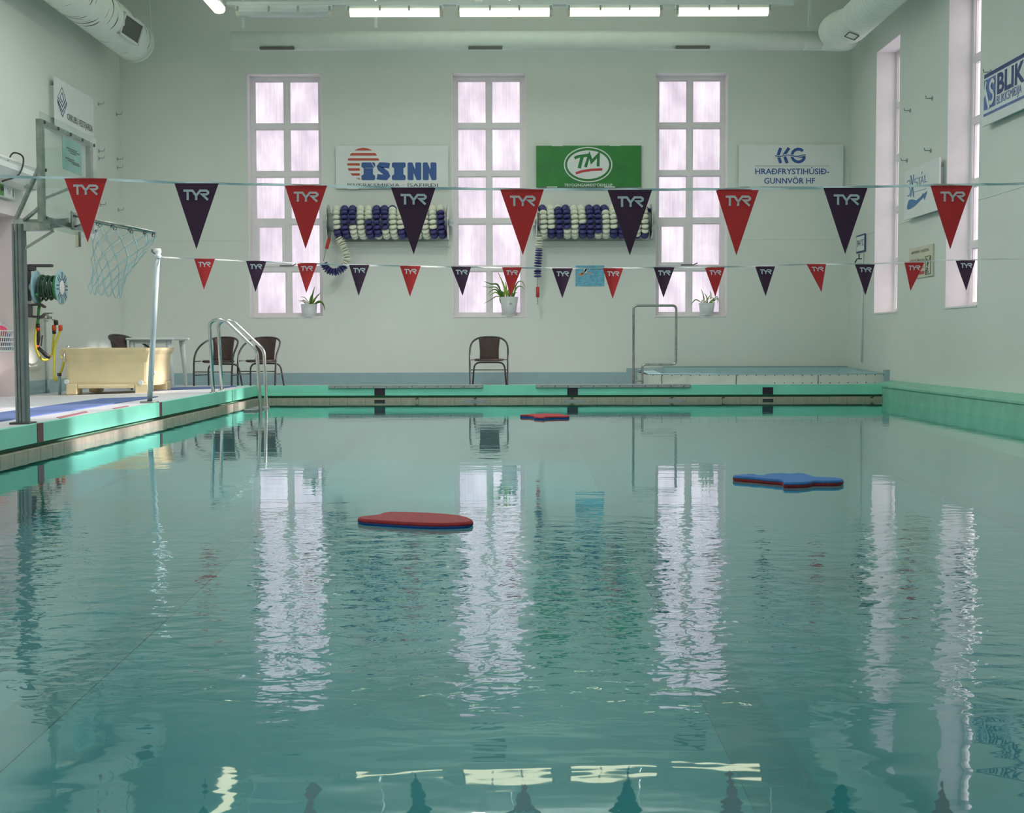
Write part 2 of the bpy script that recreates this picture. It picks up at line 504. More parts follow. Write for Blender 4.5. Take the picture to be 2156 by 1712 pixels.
def water_mat():
    m = bpy.data.materials.new('pool_water')
    m.use_nodes = True
    n, l = m.node_tree.nodes, m.node_tree.links
    n.remove(n['Principled BSDF'])
    tc = n.new('ShaderNodeTexCoord')
    sx = n.new('ShaderNodeSeparateXYZ')
    l.new(tc.outputs['Object'], sx.inputs[0])
    def noise(scale, detail, stretch=(1, 1, 1), rough=0.5, dist=0.0):
        mp = n.new('ShaderNodeMapping'); mp.inputs['Scale'].default_value = stretch
        l.new(tc.outputs['Object'], mp.inputs[0])
        t = n.new('ShaderNodeTexNoise')
        t.inputs['Scale'].default_value = scale; t.inputs['Detail'].default_value = detail
        t.inputs['Roughness'].default_value = rough; t.inputs['Distortion'].default_value = dist
        l.new(mp.outputs[0], t.inputs[0])
        return t.outputs[0]
    def ramp(y0, y1, v0, v1):
        r = n.new('ShaderNodeMapRange'); r.interpolation_type = 'SMOOTHSTEP'
        r.inputs[1].default_value = y0; r.inputs[2].default_value = y1
        r.inputs[3].default_value = v0; r.inputs[4].default_value = v1
        l.new(sx.outputs[1], r.inputs[0])
        return r.outputs[0]
    def mul(a, b):
        q = n.new('ShaderNodeMath'); q.operation = 'MULTIPLY'
        for i, s in enumerate((a, b)):
            if isinstance(s, float): q.inputs[i].default_value = s
            else: l.new(s, q.inputs[i])
        return q.outputs[0]
    def addn(a, b):
        q = n.new('ShaderNodeMath'); l.new(a, q.inputs[0]); l.new(b, q.inputs[1])
        return q.outputs[0]
    # small chop in the nearer half of the pool, long gentle swell at the near end, nearly flat far away
    chop = mul(mul(noise(9.0, 2.5, (1, 1.3, 1), 0.5, 0.3), ramp(6.2, 4.4, 0.06, 1.0)), ramp(2.4, 2.9, 0.02, 1.0))
    chop = mul(chop, 0.0040)
    swell = mul(mul(noise(1.5, 0.6, (0.8, 1.4, 1), 0.4, 0.5), ramp(4.6, 2.2, 0.15, 1.0)), 0.0036)
    near = mul(mul(noise(6.0, 0.3, (0.38, 1.0, 1), 0.4, 0.5), ramp(3.1, 2.4, 0.0, 1.0)), 0.0013)
    far = mul(noise(3.5, 3.0, (0.5, 1.2, 1), 0.55, 0.2), 0.0014)
    h = addn(addn(addn(chop, swell), far), near)
    bp = n.new('ShaderNodeBump'); bp.inputs['Strength'].default_value = 1.0; bp.inputs['Distance'].default_value = 1.0
    l.new(h, bp.inputs['Height'])
    lw = n.new('ShaderNodeLayerWeight'); lw.inputs[0].default_value = 0.5
    l.new(bp.outputs[0], lw.inputs['Normal'])
    fr = n.new('ShaderNodeMath'); fr.operation = 'POWER'; fr.inputs[1].default_value = 3.35
    l.new(lw.outputs['Facing'], fr.inputs[0])
    gl = n.new('ShaderNodeBsdfGlossy'); gl.inputs['Roughness'].default_value = 0.022
    gl.inputs[0].default_value = (0.93, 1.0, 1.0, 1)
    l.new(bp.outputs[0], gl.inputs['Normal'])
    tr = n.new('ShaderNodeBsdfTransparent'); tr.inputs[0].default_value = (0.62, 0.95, 0.97, 1)
    mx = n.new('ShaderNodeMixShader')
    l.new(fr.outputs[0], mx.inputs[0]); l.new(tr.outputs[0], mx.inputs[1]); l.new(gl.outputs[0], mx.inputs[2])
    l.new(mx.outputs[0], n['Material Output'].inputs[0])
    return m
WATER = water_mat()

# ------------------------------------------------------------------ room dimensions
XL, XR = -5.82, 5.10           # side walls
YF, YB = 19.5, -4.0            # far wall, wall behind the camera
ZC = 5.90                      # ceiling
PXL, PXR = -3.24, 4.76         # pool edges
PYF, PYN = 16.5, -0.25
ZCOP = 0.207                   # top of the pool edge
ZFL = 0.12                     # floor along the walls
ZPOOL = -0.55
def deck_z(x, y):
    t = 0.0
    if x < PXL: t = max(t, (PXL - x) / (PXL - XL))
    if y > PYF: t = max(t, (y - PYF) / 0.9)
    return ZCOP + (ZFL - ZCOP) * min(1.0, t)

def holed_wall(name, axis, plane, thick, u0, u1, z0, z1, holes, mat):
    """axis 'x': wall spans X at y=plane; axis 'y': spans Y at x=plane; thick is signed, outwards"""
    mb = MB()
    us = sorted({u0, u1, *[h[0] for h in holes], *[h[1] for h in holes]})
    for a, b in zip(us, us[1:]):
        mid = (a + b) / 2
        hs = sorted([h for h in holes if h[0] < mid < h[1]], key=lambda h: h[2])
        z = z0
        segs = []
        for h in hs:
            segs.append((z, h[2])); z = h[3]
        segs.append((z, z1))
        for (p, q) in segs:
            if q - p < 1e-4: continue
            if axis == 'x': mb.box((a, plane, p), (b, plane + thick, q))
            else: mb.box((plane, a, p), (plane + thick, b, q))
    return mb.build(name, mat, kind='structure')

WIN_Z0 = atY(1030, 668, YF).z
WIN_Z1 = atY(1030, 154, YF).z
far_w = [(atY(a, 412, YF).x, atY(b, 412, YF).x) for a, b in ((522.5, 679.5), (952, 1107), (1379, 1532))]
W0 = (atX(1892, 400, XR).y, atX(1842.5, 400, XR).y)
W1 = (atX(2061, 400, XR).y, atX(1993, 400, XR).y)
right_w = [W0, W1, (8.90, 11.45)]
DOOR = (13.7, 15.25)
DOOR_Z = 2.26
holed_wall('wall_far', 'x', YF, 0.45, XL - 0.5, XR + 0.5, 0.0, ZC, [(a, b, WIN_Z0, WIN_Z1) for a, b in far_w], WALL)
holed_wall('wall_right', 'y', XR, 0.45, YB, YF, 0.0, ZC, [(a, b, WIN_Z0, WIN_Z1) for a, b in right_w], WALL)
holed_wall('wall_left', 'y', XL, -0.5, YB, YF, 0.0, ZC, [(DOOR[0], DOOR[1], 0.0, DOOR_Z)], WALL)
MB().box((XL - 0.5, YB - 0.4, 0.0), (XR + 0.5, YB, ZC)).build('wall_back', WALL, kind='structure')
MB().box((XL - 0.5, YB - 0.4, ZC), (XR + 0.5, YF + 0.45, ZC + 0.3)).build('ceiling', CEIL, kind='structure')

# floor: a deck that rises gently to the raised pool edge
fl = MB()
xi, xo = PXL - 0.34, XL - 0.45
fl.add([(XL - .45, YB, ZFL), (XL - .45, YF, ZFL), (PXL, PYF, ZCOP), (PXL, YB, ZCOP)], [(0, 1, 2, 3)])
fl.add([(PXL, PYF, ZCOP), (PXR, PYF, ZCOP), (PXR, PYF + .9, ZFL), (PXL - .8, PYF + .9, ZFL)], [(0, 1, 2, 3)])
fl.add([(PXL - .8, PYF + .9, ZFL), (PXR, PYF + .9, ZFL), (PXR, YF, ZFL), (XL - .45, YF, ZFL)], [(0, 1, 2, 3)])
fl.add([(PXR, PYF, ZCOP), (XR, PYF, ZCOP), (XR, YF, ZFL), (PXR, YF, ZFL)], [(0, 1, 2, 3)])
fl.add([(PXL, YB, ZCOP), (PXL, PYN, ZCOP), (XR, PYN, ZCOP), (XR, YB, ZCOP)], [(0, 1, 2, 3)])
fl.box((XL - .5, YB, -0.9), (XR + .5, YF + .4, -0.8))
fl.build('floor', DECK, kind='structure')

# blue skirting paint and the dado line
MB().box((XL, YF - 0.004, ZFL), (1.75, YF, 0.30)).build('baseboard_far', SKIRT, kind='structure')
MB().box((XL, DOOR[1] + 0.07, ZFL), (XL + 0.004, YF, 0.30)).box((XL, YB, ZFL), (XL + 0.004, DOOR[0] - .07, 0.30)).build('baseboard_left', SKIRT, kind='structure')
t1 = MB()
us = [XL] + [u for w in far_w for u in w] + [XR]
for a, b in zip(us[::2], us[1::2]):
    t1.box((a, YF - 0.006, 2.285), (b, YF, 2.30))
t1.build('trim_1', WALL, kind='structure')
t2 = MB()
us = [YB] + [u for w in sorted(right_w) for u in w] + [YF]
for a, b in zip(us[::2], us[1::2]):
    t2.box((XR - 0.006, a, 2.285), (XR, b, 2.30))
t2.build('trim_2', WALL, kind='structure')

# ------------------------------------------------------------------ windows
def window(idx, o, u, n, w, h, reveal, vent):
    """o: bottom centre on the wall face; u: along the wall; n: into the room"""
    u, n, o = V(u), V(n), V(o)
    z = V((0, 0, 1))
    W = bpy.data.objects.new('window_%d' % idx, None)
    COL.objects.link(W)
    W.location = o
    W['kind'] = 'structure'
    def bx(mb, a0, a1, b0, b1, d0, d1):
        p = o + u * a0 + z * b0 - n * d0
        q = o + u * a1 + z * b1 - n * d1
        mb.box(p, q)
    rv = MB()
    t = 0.012
    dd = 0.44
    bx(rv, -w / 2, -w / 2 + t, 0, h, 0.0, dd); bx(rv, w / 2 - t, w / 2, 0, h, 0.0, dd)
    bx(rv, -w / 2, w / 2, h - t, h, 0.0, dd)
    rv.build('window_reveal', TRIMW, W)
    sl = MB()
    bx(sl, -w / 2, w / 2, 0, 0.02, -0.012, dd)
    sl.build('window_sill', TRIMW, W)
    fb = 0.072
    d0, d1 = reveal, reveal + 0.07
    fm = MB()
    bx(fm, -w / 2, -w / 2 + fb, 0.02, h, d0, d1); bx(fm, w / 2 - fb, w / 2, 0.02, h, d0, d1)
    bx(fm, -w / 2 + fb, w / 2 - fb, h - fb, h, d0, d1); bx(fm, -w / 2 + fb, w / 2 - fb, 0.02, 0.02 + fb * .6, d0, d1)
    fm.build('window_frame', TRIMW, W)
    mb_ = 0.075
    ml = MB(); bx(ml, -mb_ / 2, mb_ / 2, 0.02 + fb * .6, h - fb, d0 + .004, d1)
    ml.build('mullion', TRIMW, W)
    z0, z1 = 0.02 + fb * .6, h - fb
    step = (z1 - z0 + mb_) / 5
    for k in range(1, 5):
        zz = z0 + k * step - mb_ / 2
        tr = MB(); bx(tr, -w / 2 + fb, w / 2 - fb, zz - mb_ / 2, zz + mb_ / 2, d0 + .002, d1 - .002)
        tr.build('transom', TRIMW, W)
    for k in range(5):
        for s in (-1, 1):
            a0, a1 = (-w / 2 + fb, -mb_ / 2) if s < 0 else (mb_ / 2, w / 2 - fb)
            b0, b1 = z0 + k * step, z0 + k * step + step - mb_
            bd = MB()
            e = 0.014 if not (vent and k == 1 and s < 0) else 0.05
            dz = d0 + (0.02 if e < 0.02 else -0.015)
            bx(bd, a0, a0 + e, b0, b1, dz, d1 - .01); bx(bd, a1 - e, a1, b0, b1, dz, d1 - .01)
            bx(bd, a0 + e, a1 - e, b0, b0 + e, dz, d1 - .01); bx(bd, a0 + e, a1 - e, b1 - e, b1, dz, d1 - .01)
            bo = bd.build('glazing_bead' if e < .02 else 'vent_sash', TRIMW, W)
            pn = MB(); bx(pn, a0 + e * .5, a1 - e * .5, b0 + e * .5, b1 - e * .5, d0 + 0.045, d0 + 0.049)
            pn.build('pane', PANE, W)
            if vent and k == 1 and s < 0:
                hd = MB()
                hp = o + u * (a1 + 0.01) + z * (b0 + 0.01) - n * (d0 - 0.02)
                hd.tube([hp - u * .1, hp, hp + u * .09, hp + u * .15 + z * .03], 0.008, 6)
                hd.build('handle', BLACK, W)
    # daylight portal in the opening (guides sampling of the sky, emits nothing itself)
    pl = bpy.data.lights.new('sky_portal', 'AREA')
    pl.shape = 'RECTANGLE'; pl.size = w; pl.size_y = h
    pl.cycles.is_portal = True
    po = bpy.data.objects.new('sky_portal', pl)
    COL.objects.link(po)
    po.parent = W
    rot = Matrix((u, z, -n)).transposed() if (u.cross(z) - (-n)).length < 0.1 else Matrix((-u, z, -n)).transposed()
    po.matrix_local = Matrix.Translation(z * h / 2 - n * (reveal + 0.12)) @ rot.to_4x4()
    return W
for i, (a, b) in enumerate(far_w):
    window(i + 1, ((a + b) / 2, YF, WIN_Z0), (1, 0, 0), (0, -1, 0), b - a, WIN_Z1 - WIN_Z0, 0.19, i != 1)
for i, (a, b) in enumerate(right_w):
    window(i + 4, (XR, (a + b) / 2, WIN_Z0), (0, -1, 0), (-1, 0, 0), b - a, WIN_Z1 - WIN_Z0, 0.27, False)

# door in the left wall
D = bpy.data.objects.new('door_1', None); COL.objects.link(D)
D.location = (XL, sum(DOOR) / 2, ZFL); D['kind'] = 'structure'
MB().box((XL - .30, DOOR[0], ZFL), (XL - .25, DOOR[1], DOOR_Z)).build('door_leaf', DOORM, D)
fr = MB()
fr.box((XL - .3, DOOR[0] - .07, ZFL), (XL + .02, DOOR[0] + .02, DOOR_Z)).box((XL - .3, DOOR[1] - .02, ZFL), (XL + .02, DOOR[1] + .05, DOOR_Z))
fr.box((XL - .3, DOOR[0] - .07, DOOR_Z - .02), (XL + .025, DOOR[1] + .25, DOOR_Z + .13))
fr.build('door_frame', DOORM, D)
MB().cyl((XL - .25, DOOR[0] + .1, 1.15), (XL - .18, DOOR[0] + .1, 1.15), .012).cyl((XL - .19, DOOR[0] + .1, 1.15), (XL - .19, DOOR[0] + .22, 1.15), .01).build('door_handle', STEEL, D)

# ------------------------------------------------------------------ pool
def pool_z(y): return -.20 - (PYF - y) * .028
ZPOOL = -.80
pf_ = [(PXL - .3, PYN - .3), (PXR + .3, PYN - .3), (PXR + .3, PYF + .3), (PXL - .3, PYF + .3)]
MB().prism([(x, y, pool_z(y)) for x, y in pf_], (0, 0, -.25)).build('pool_floor', POOLF, kind='structure')
mk = [atY(x, 826, PYF).x for x in (799.5, 1205.5, 1616.5)]
ln = MB()
for x in mk: ln.prism([(a, y, pool_z(y) + .004) for a, y in ((x - .11, 1.0), (x + .11, 1.0), (x + .11, PYF - 1.6), (x - .11, PYF - 1.6))], (0, 0, -.01))
ln.build('lane_marking', LANE, kind='structure')
def pool_side(name, horiz):
    """slab with green face, shadowed channel, beige overflow lip, painted wall"""
    grp = {}
    A = MB(); B = MB(); C = MB(); E = MB()
    if horiz:
        A.box((PXL - .3, PYF, .078), (PXR + .3, PYF + .05, ZCOP)).box((PXL - .3, PYF + .05, .078), (PXR + .3, PYF + .4, .085))
        B.box((PXL - .3, PYF + .075, -.02), (PXR, PYF + .26, .09)); B.box((PXL - .3, PYF, -.03), (PXR, PYF + .26, .0))
        C.box((PXL + .005, PYF - .012, -.05), (PXR, PYF + .05, .045))
        E.box((PXL, PYF - .005, ZPOOL), (PXR, PYF + .1, -.04))
    else:
        A.box((PXL - .05, PYN, .078), (PXL, PYF + .05, ZCOP)).box((PXL - .4, PYN, .078), (PXL - .05, PYF + .05, .085))
        B.box((PXL - .26, PYN, -.02), (PXL - .075, PYF, .09)); B.box((PXL - .26, PYN, -.03), (PXL, PYF, .0))
        C.box((PXL - .05, PYN, -.05), (PXL + .012, PYF, .045))
        E.box((PXL - .1, PYN, ZPOOL), (PXL + .005, PYF, -.04))
    R = bpy.data.objects.new(name, None); COL.objects.link(R); R['kind'] = 'structure'
    R.location = ((PXL + PXR) / 2, PYF, 0) if horiz else (PXL, 8, 0)
    A.build('edge_slab', TEAL, R)
    B.build('overflow_channel', RECESS, R)
    C.build('overflow_lip', RECESS, R)
    tm = None
    n_t = 35 if horiz else 72
    L_ = (PXR - PXL - .012) / n_t if horiz else (PYF - PYN) / n_t
    for i in range(n_t):
        if tm is None:
            q = MB()
            if horiz: q.bbox((0.0015, -.018, -.045), (L_ - .0015, .052, .047), .003, 1)
            else: q.bbox((-.052, .0015, -.045), (.018, L_ - .0015, .047), .003, 1)
            o = q.build('tile', BEIGE, None); tm = o.data
        else:
            o = bpy.data.objects.new('tile', tm); COL.objects.link(o)
        o.parent = R
        o.location = V(((PXL + .012) + i * L_, PYF, 0)) - R.location if horiz else V((PXL, PYN + i * L_, 0)) - R.location
    E.build('pool_wall', POOLF, R)
    return R
far_side = pool_side('wall_pool_far', True)
left_side = pool_side('wall_pool_left', False)
MB().box((PXL - .3, PYN - .2, ZPOOL), (PXR + .3, PYN, ZCOP - .002)).build('wall_pool_near', TEALD, kind='structure')
# right side: sloped ledge against the wall
rp_ = MB()
rp_.prism([(PXR, PYN, ZPOOL), (PXR, PYN, .185), (XR, PYN, .232), (XR, PYN, ZPOOL)], (0, PYF + .75 - PYN, 0))
rp_.prism([(PXR - .015, PYN, .17), (PXR - .015, PYN, .192), (PXR + .03, PYN, .198), (PXR + .03, PYN, .17)], (0, PYF - PYN, 0))
rp_.box((PXR - .02, PYN, ZPOOL), (PXR, PYF, -.005))
rp_.build('wall_pool_right', TEALD, kind='structure')

# black tiles on the far face, red tiles on the left face
for x in mk:
    MB().box((x - .068, PYF - .004, .08), (x + .068, PYF + .01, .172)).build('tile', BLACKT, far_side)
    MB().box((x - .068, PYF - .021, .001), (x + .068, PYF + .01, .022)).build('tile', BLACKT, far_side)
for x0, x1, y in ((78, 90.5, 912), (336, 340.5, 864)):
    p, q = atX(x0, y, PXL), atX(x1, y, PXL)
    MB().box((PXL - .02, p.y, .08), (PXL + .004, q.y, ZCOP + .001)).build('tile', REDT, left_side)
# grey grates in the overflow lip
for a, b in ((975, 1025), (1183, 1232), (1393, 1442)):
    MB().box((atY(a, 849, PYF).x, PYF - .026, -.03), (atY(b, 849, PYF).x, PYF + .02, .02)).build('lip_grate', GREYBAR, far_side)
for px in (878, 1001, 1204, 1414, 1522, 1835):
    x = atY(px, 840, PYF).x
    MB().bar((x - .02, PYF - .024, .035), (x + .02, PYF - .024, .05), .006, .012).build('lip_bracket', DGREY, far_side)
# red dashes painted on the deck edge
rd = MB()
for pts in (((118, 880), (180, 866), (186, 869), (128, 883)), ((236, 861), (268, 855), (272, 857), (242, 863))):
    P = [atZ(x, y, 0.2) for x, y in pts]
    P = [V((p.x, p.y, deck_z(p.x, p.y) + .003)) for p in P]
    rd.prism(P, (0, 0, -.012))
rd.build('trim_3', M('faded_red_paint', (0.42, 0.16, 0.18), 0.6, var=.2, scale=20), kind='structure')
# water
wm = MB()
wm.face([(PXL - .25, PYN, 0), (PXR, PYN, 0), (PXR, PYF + .05, 0), (PXL - .25, PYF + .05, 0)])
wm.build('pool_water', WATER, kind='structure', label='still green pool water with soft ripples', recalc=False)

# long grey grip boards along the far edge
for a, b, lab in ((692, 1017, 'grey plastic strip along the far pool edge, the one nearer the ladder'),
                  (1128, 1453, 'grey plastic strip along the far pool edge in front of the steel step rail')):
    mb = MB()
    p, q = atY(a, 815, PYF), atY(b, 815, PYF)
    mb.bbox((p.x, PYF - .02, .170), (q.x, PYF + .10, ZCOP + .008), .004, 1)
    o = single(mb, 'edge_strip', GREYBAR, lab, 'edge strip', group='grey strips on the far pool edge')
    k = 12
    for i in range(k):
        x = p.x + (q.x - p.x) * (i + .5) / k
        MB().cyl((x, PYF - .023, .19), (x, PYF - .018, .19), .007, 8).build('screw', BLACK, o)

# ------------------------------------------------------------------ ceiling lights
LIGHT_Z = atY(1062, 22, 17.1).z
def fixture(lit, label, x, y, along_y=False, group='ceiling light fittings', power=0.0, up=0.0):
    t = thing('strip_light', label, 'ceiling light', (0, 0, 0), group)
    L = 1.27
    MB().bbox((-L / 2, -.06, .0), (L / 2, .06, .062), .01, 1).build('housing', PLASTW, t)
    df = MB()
    prof = [(-.075, .01), (-.078, -.03), (-.055, -.068), (0, -.078), (.055, -.068), (.078, -.03), (.075, .01)]
    df.prism([(-L / 2 + .05, a, b) for a, b in prof], (L - .10, 0, 0))
    df.build('diffuser', LIT if lit else UNLIT, t)
    for s in (-1, 1):
        e = MB()
        e.prism([(s * (L / 2 - .05), a * 1.02, b * 1.0) for a, b in prof], (s * .035, 0, 0))
        e.build('end_cap', LITEND, t)
    for cx in (-.6, -.19, .19, .6):
        MB().box((cx - .012, -.083, -.02), (cx + .012, -.07, .045)).build('clip', GREYBAR, t)
    if not lit:
        for a, b in ((-.45, -.06), (-.03, .4)):
            MB().box((a, -.045, -.072), (b, .045, -.066)).build('tube', PLASTW, t)
    t.location = (x, y, LIGHT_Z)
    if along_y: t.rotation_euler = (0, 0, PI / 2)
    if power:
        up = power * .28
        ld = bpy.data.lights.new('strip_lamp', 'AREA')
        ld.shape = 'RECTANGLE'; ld.size = 1.17; ld.size_y = .14
        ld.energy = power; ld.color = (1.0, 0.985, 0.98)
        lo = bpy.data.objects.new('strip_lamp', ld); COL.objects.link(lo)
        lo.parent = t; lo.location = (0, 0, -.085)
    if up:  # added upward lamp on the housing, brightens ceiling and upper walls
        lu = bpy.data.lights.new('added_uplight', 'AREA')
        lu.shape = 'RECTANGLE'; lu.size = 1.17; lu.size_y = .10
        lu.energy = up; lu.color = (1.0, 0.985, 0.96)
        uo = bpy.data.objects.new('added_uplight', lu); COL.objects.link(uo)
        uo.parent = t; uo.location = (0, 0, .13); uo.rotation_euler = (PI, 0, 0)
    return t
labs = ['unlit strip light at the left end of the far ceiling row',
        'lit strip light hanging between the unlit one and the middle of the row',
        'lit strip light in the middle of the far ceiling row',
        'lit strip light just right of the middle one in the far ceiling row',
        'lit strip light at the right end of the far ceiling row']
for i, (a, b) in enumerate(((497, 700), (731, 932), (962, 1163), (1193, 1395), (1420, 1624))):
    c = atY((a + b) / 2, 22, 17.1)
    fixture(i > 0, labs[i], c.x, 17.1, up=0 if i == 0 else 9.0)
ORD = ('first', 'second', 'third', 'fourth', 'fifth', 'sixth', 'seventh')
XLR = atY(462, 22, 16.95).x
for k, y in enumerate((16.35, 14.2, 11.2, 8.2, -0.6)):  # last one added out of view behind the camera to light near pennants
    fixture(True, 'lit strip light running lengthwise at the upper left, its end just in the picture' if k == 0 else
            'strip light of the lengthwise left row above the pool, %s from the far end' % ORD[k], XLR, y, True, power=0 if k == 0 else LAMP_W * (.6 if k < 4 else 1.6), up=6.0)
for k, y in enumerate((14.3, 11.6, 9.0, 6.0, -1.0)):  # row added out of view to brighten far wall, pool and near pennants
    fixture(True, 'unseen strip light of the added lengthwise row over the pool middle, %s from the far end' % ORD[k], -0.4, y, True, power=LAMP_W * (1.7, 1.35, .8, .35, 2.0)[k])
rail = thing('light_rail', 'long white rail carrying the far row of strip lights', 'rail', (0, 17.1, LIGHT_Z + .065))
p, q = atY(478, 10, 17.1), atY(1670, 10, 17.1)
MB().box((p.x, 17.05, LIGHT_Z + .064), (q.x, 17.15, LIGHT_Z + .11)).build('channel', PLASTW, rail)
for x in (-3.5, -1.75, 0, 1.75, 3.5):
    MB().cyl((x, 17.1, LIGHT_Z + .11), (x, 17.1, ZC), .008, 6).build('hanger', PLASTW, rail)
for x0 in (XLR, -0.4):  # the middle rail is added too, out of view, for the middle lamps
    r2 = thing('light_rail', 'white lengthwise light rail above the %s of the pool' % ('left side' if x0 < -1 else 'added lamp row in the middle'), 'rail', (x0, 7, LIGHT_Z + .065))
    MB().box((x0 - .05, -1.6, LIGHT_Z + .064), (x0 + .05, 16.9, LIGHT_Z + .11)).build('channel', PLASTW, r2)
    for y in (0, 4, 8, 12, 15.5):
        MB().cyl((x0, y, LIGHT_Z + .11), (x0, y, ZC), .008, 6).build('hanger', PLASTW, r2)

# ------------------------------------------------------------------ ventilation ducts
YD = 18.6
c0, c1 = atY(488, 87, YD), atY(1735, 86, YD)
rr = 19.3 / (F_PX / YD)
rc = atY(1795, 50, 17.6)
RR = 0.235
dt = thing('ventilation_duct', 'white round duct along the far wall turning along the right wall', 'duct', (0, YD, c0.z))
path = [V((c0.x, YD, c0.z)), V((0, YD, c0.z)), V((c1.x, YD, c1.z))]
MB().tube(path, rr, 28).build('far_run', DUCT, dt)
el = catmull([V((c1.x - .3, YD, c1.z)), V((c1.x, YD, c1.z)), V((c1.x + .28, YD - .12, c1.z + .01)), V((rc.x - .12, YD - .5, c1.z + .02)), V((rc.x, 17.6, rc.z))], 8)
n_el = len(el)
MB().tube(el, [rr + (RR - rr) * min(1, max(0, (i / n_el - .2) / .65)) for i in range(n_el)], 28).build('elbow', DUCT, dt)
ry = [17.75]
pr, prr = [], []
y = 17.75
while y > -3.9:
    for dy, dr in ((0, 0), (.045, 0), (.05, .006), (.057, .006), (.062, 0)):
        pr.append(V((rc.x, y - dy * 1.9, rc.z))); prr.append(RR + dr)
    y -= .125
pr = [pr[0] + V((0, .02, 0))] + pr
prr = [RR * .8] + prr
MB().tube(pr, prr, 28).build('right_run', DUCT, dt, label='spiral-ribbed run along the right wall')
for a in (585, 1022, 1457):
    p = atY(a, 103, YD)
    MB().box((p.x - .24, YD - .11, c0.z - rr - .003), (p.x + .24, YD - .05, c0.z - rr + .03)).build('outlet_slot', VENT, dt)
g = MB()
gd = V((-.35, 0, -.94)).normalized()
gc = V((rc.x, 17.3, rc.z)) + gd * (RR + .004)
gu = V((0, 1, 0)); gv = gd.cross(gu)
g.prism([gc + gu * a + gv * b for a, b in ((-.12, -.07), (.12, -.07), (.12, .07), (-.12, .07))], gd * .008)
g.build('outlet_frame', DUCT, dt)
g2 = MB()
for (a0, a1, b0, b1) in ((-.12, .12, -.075, -.062), (-.12, .12, .062, .075), (-.125, -.11, -.07, .07), (.11, .125, -.07, .07)):
    g2.prism([gc + gu * a + gv * b + gd * .009 for a, b in ((a0, b0), (a1, b0), (a1, b1), (a0, b1))], gd * .006)
g2.build('outlet_rim', DGREY, dt)
for px, top in ((513, 0), (792, 0), (1704, 0)):
    p = atY(px, 60, YD)
    MB().box((p.x - .02, YD - .012, p.z), (p.x + .02, YD + .012, ZC)).build('hanger', PLASTW, dt)
MB().cyl((rc.x - .05, 15.9, rc.z + .2), (rc.x - .05, 15.9, ZC), .008, 6).build('hanger', PLASTW, dt)

lc = atY(280, 86, 18.6)
LR = 42.0 / (F_PX / 18.6)
dl = thing('ventilation_duct', 'white round duct with cracked paint and a grille along the left wall', 'duct', (lc.x, 18.6, lc.z))
ld_ = MB().tube([V((lc.x, 18.66 - i * .25, lc.z)) for i in range(90)], LR, 36)
ld_.build('duct_body', DUCTC, dl)
MB().tube([V((lc.x, 18.68, lc.z)), V((lc.x, 18.62, lc.z))], LR * 1.01, 36).build('end_collar', DUCT, dl)
gd = V((.93, -.1, -.30)).normalized(); gu = V((0, 1, 0)); gu = (gu - gd * gu.dot(gd)).normalized(); gv = gd.cross(gu)
gc = atY(266, 49, 17.6); gc = V((lc.x, gc.y - .05, lc.z)) + gd * (LR - .01)
def rect(c, u, v, a0, a1, b0, b1, off=V((0, 0, 0))):
    return [c + u * a + v * b + off for a, b in ((a0, b0), (a1, b0), (a1, b1), (a0, b1))]
mb = MB()
W2, H2 = .32, .15
for (a0, a1, b0, b1) in ((-W2, W2, -H2, -H2 + .03), (-W2, W2, H2 - .03, H2), (-W2, -W2 + .03, -H2, H2), (W2 - .03, W2, -H2, H2)):
    mb.prism(rect(gc, gu, gv, a0, a1, b0, b1), gd * .05)
mb.build('grille_frame', PLASTW, dl)
MB().prism(rect(gc, gu, gv, -W2 + .02, W2 - .02, -H2 + .02, H2 - .02), gd * .035).build('grille', VENT, dl)
MB().cyl((lc.x + LR * .96, 18.55, lc.z), (lc.x + LR * .9, 18.5, ZC), .006, 6).build('hanger', PLASTW, dl)

# ------------------------------------------------------------------ lettering
_tc = {}
def text_geo(s, off=0.0, shear=0.0):
    k = (s, off, shear)
    if k in _tc: return _tc[k]
    c = bpy.data.curves.new('t', 'FONT')
    c.body = s; c.size = 1.0; c.offset = off; c.shear = shear
    c.resolution_u = 3; c.fill_mode = 'FRONT'
    o = bpy.data.objects.new('t', c)
    COL.objects.link(o)
    bpy.context.view_layer.update()
    dg = bpy.context.evaluated_depsgraph_get()
    me = bpy.data.meshes.new_from_object(o.evaluated_get(dg))
    vs_ = [(v.co.x, v.co.y) for v in me.vertices]
    fs_ = [tuple(p.vertices) for p in me.polygons]
    bpy.data.objects.remove(o); bpy.data.curves.remove(c); bpy.data.meshes.remove(me)
    _tc[k] = (vs_, fs_)
    return _tc[k]
_capH = None
def put_text(mb, s, o, u, v, n, width, height, off=0.0, shear=0.0, lift=0.0):
    """s on the baseline starting at o; cap height = height, total width = width"""
    global _capH
    if _capH is None:
        _capH = max(y for x, y in text_geo('H')[0])
    vs_, fs_ = text_geo(s, off, shear)
    x0 = min(x for x, y in vs_); x1 = max(x for x, y in vs_)
    k = width / (x1 - x0)
    mb.add([V(o) + V(u) * ((x - x0) * k) + V(v) * (y / _capH * height) + V(n) * lift for x, y in vs_], fs_)
    return mb
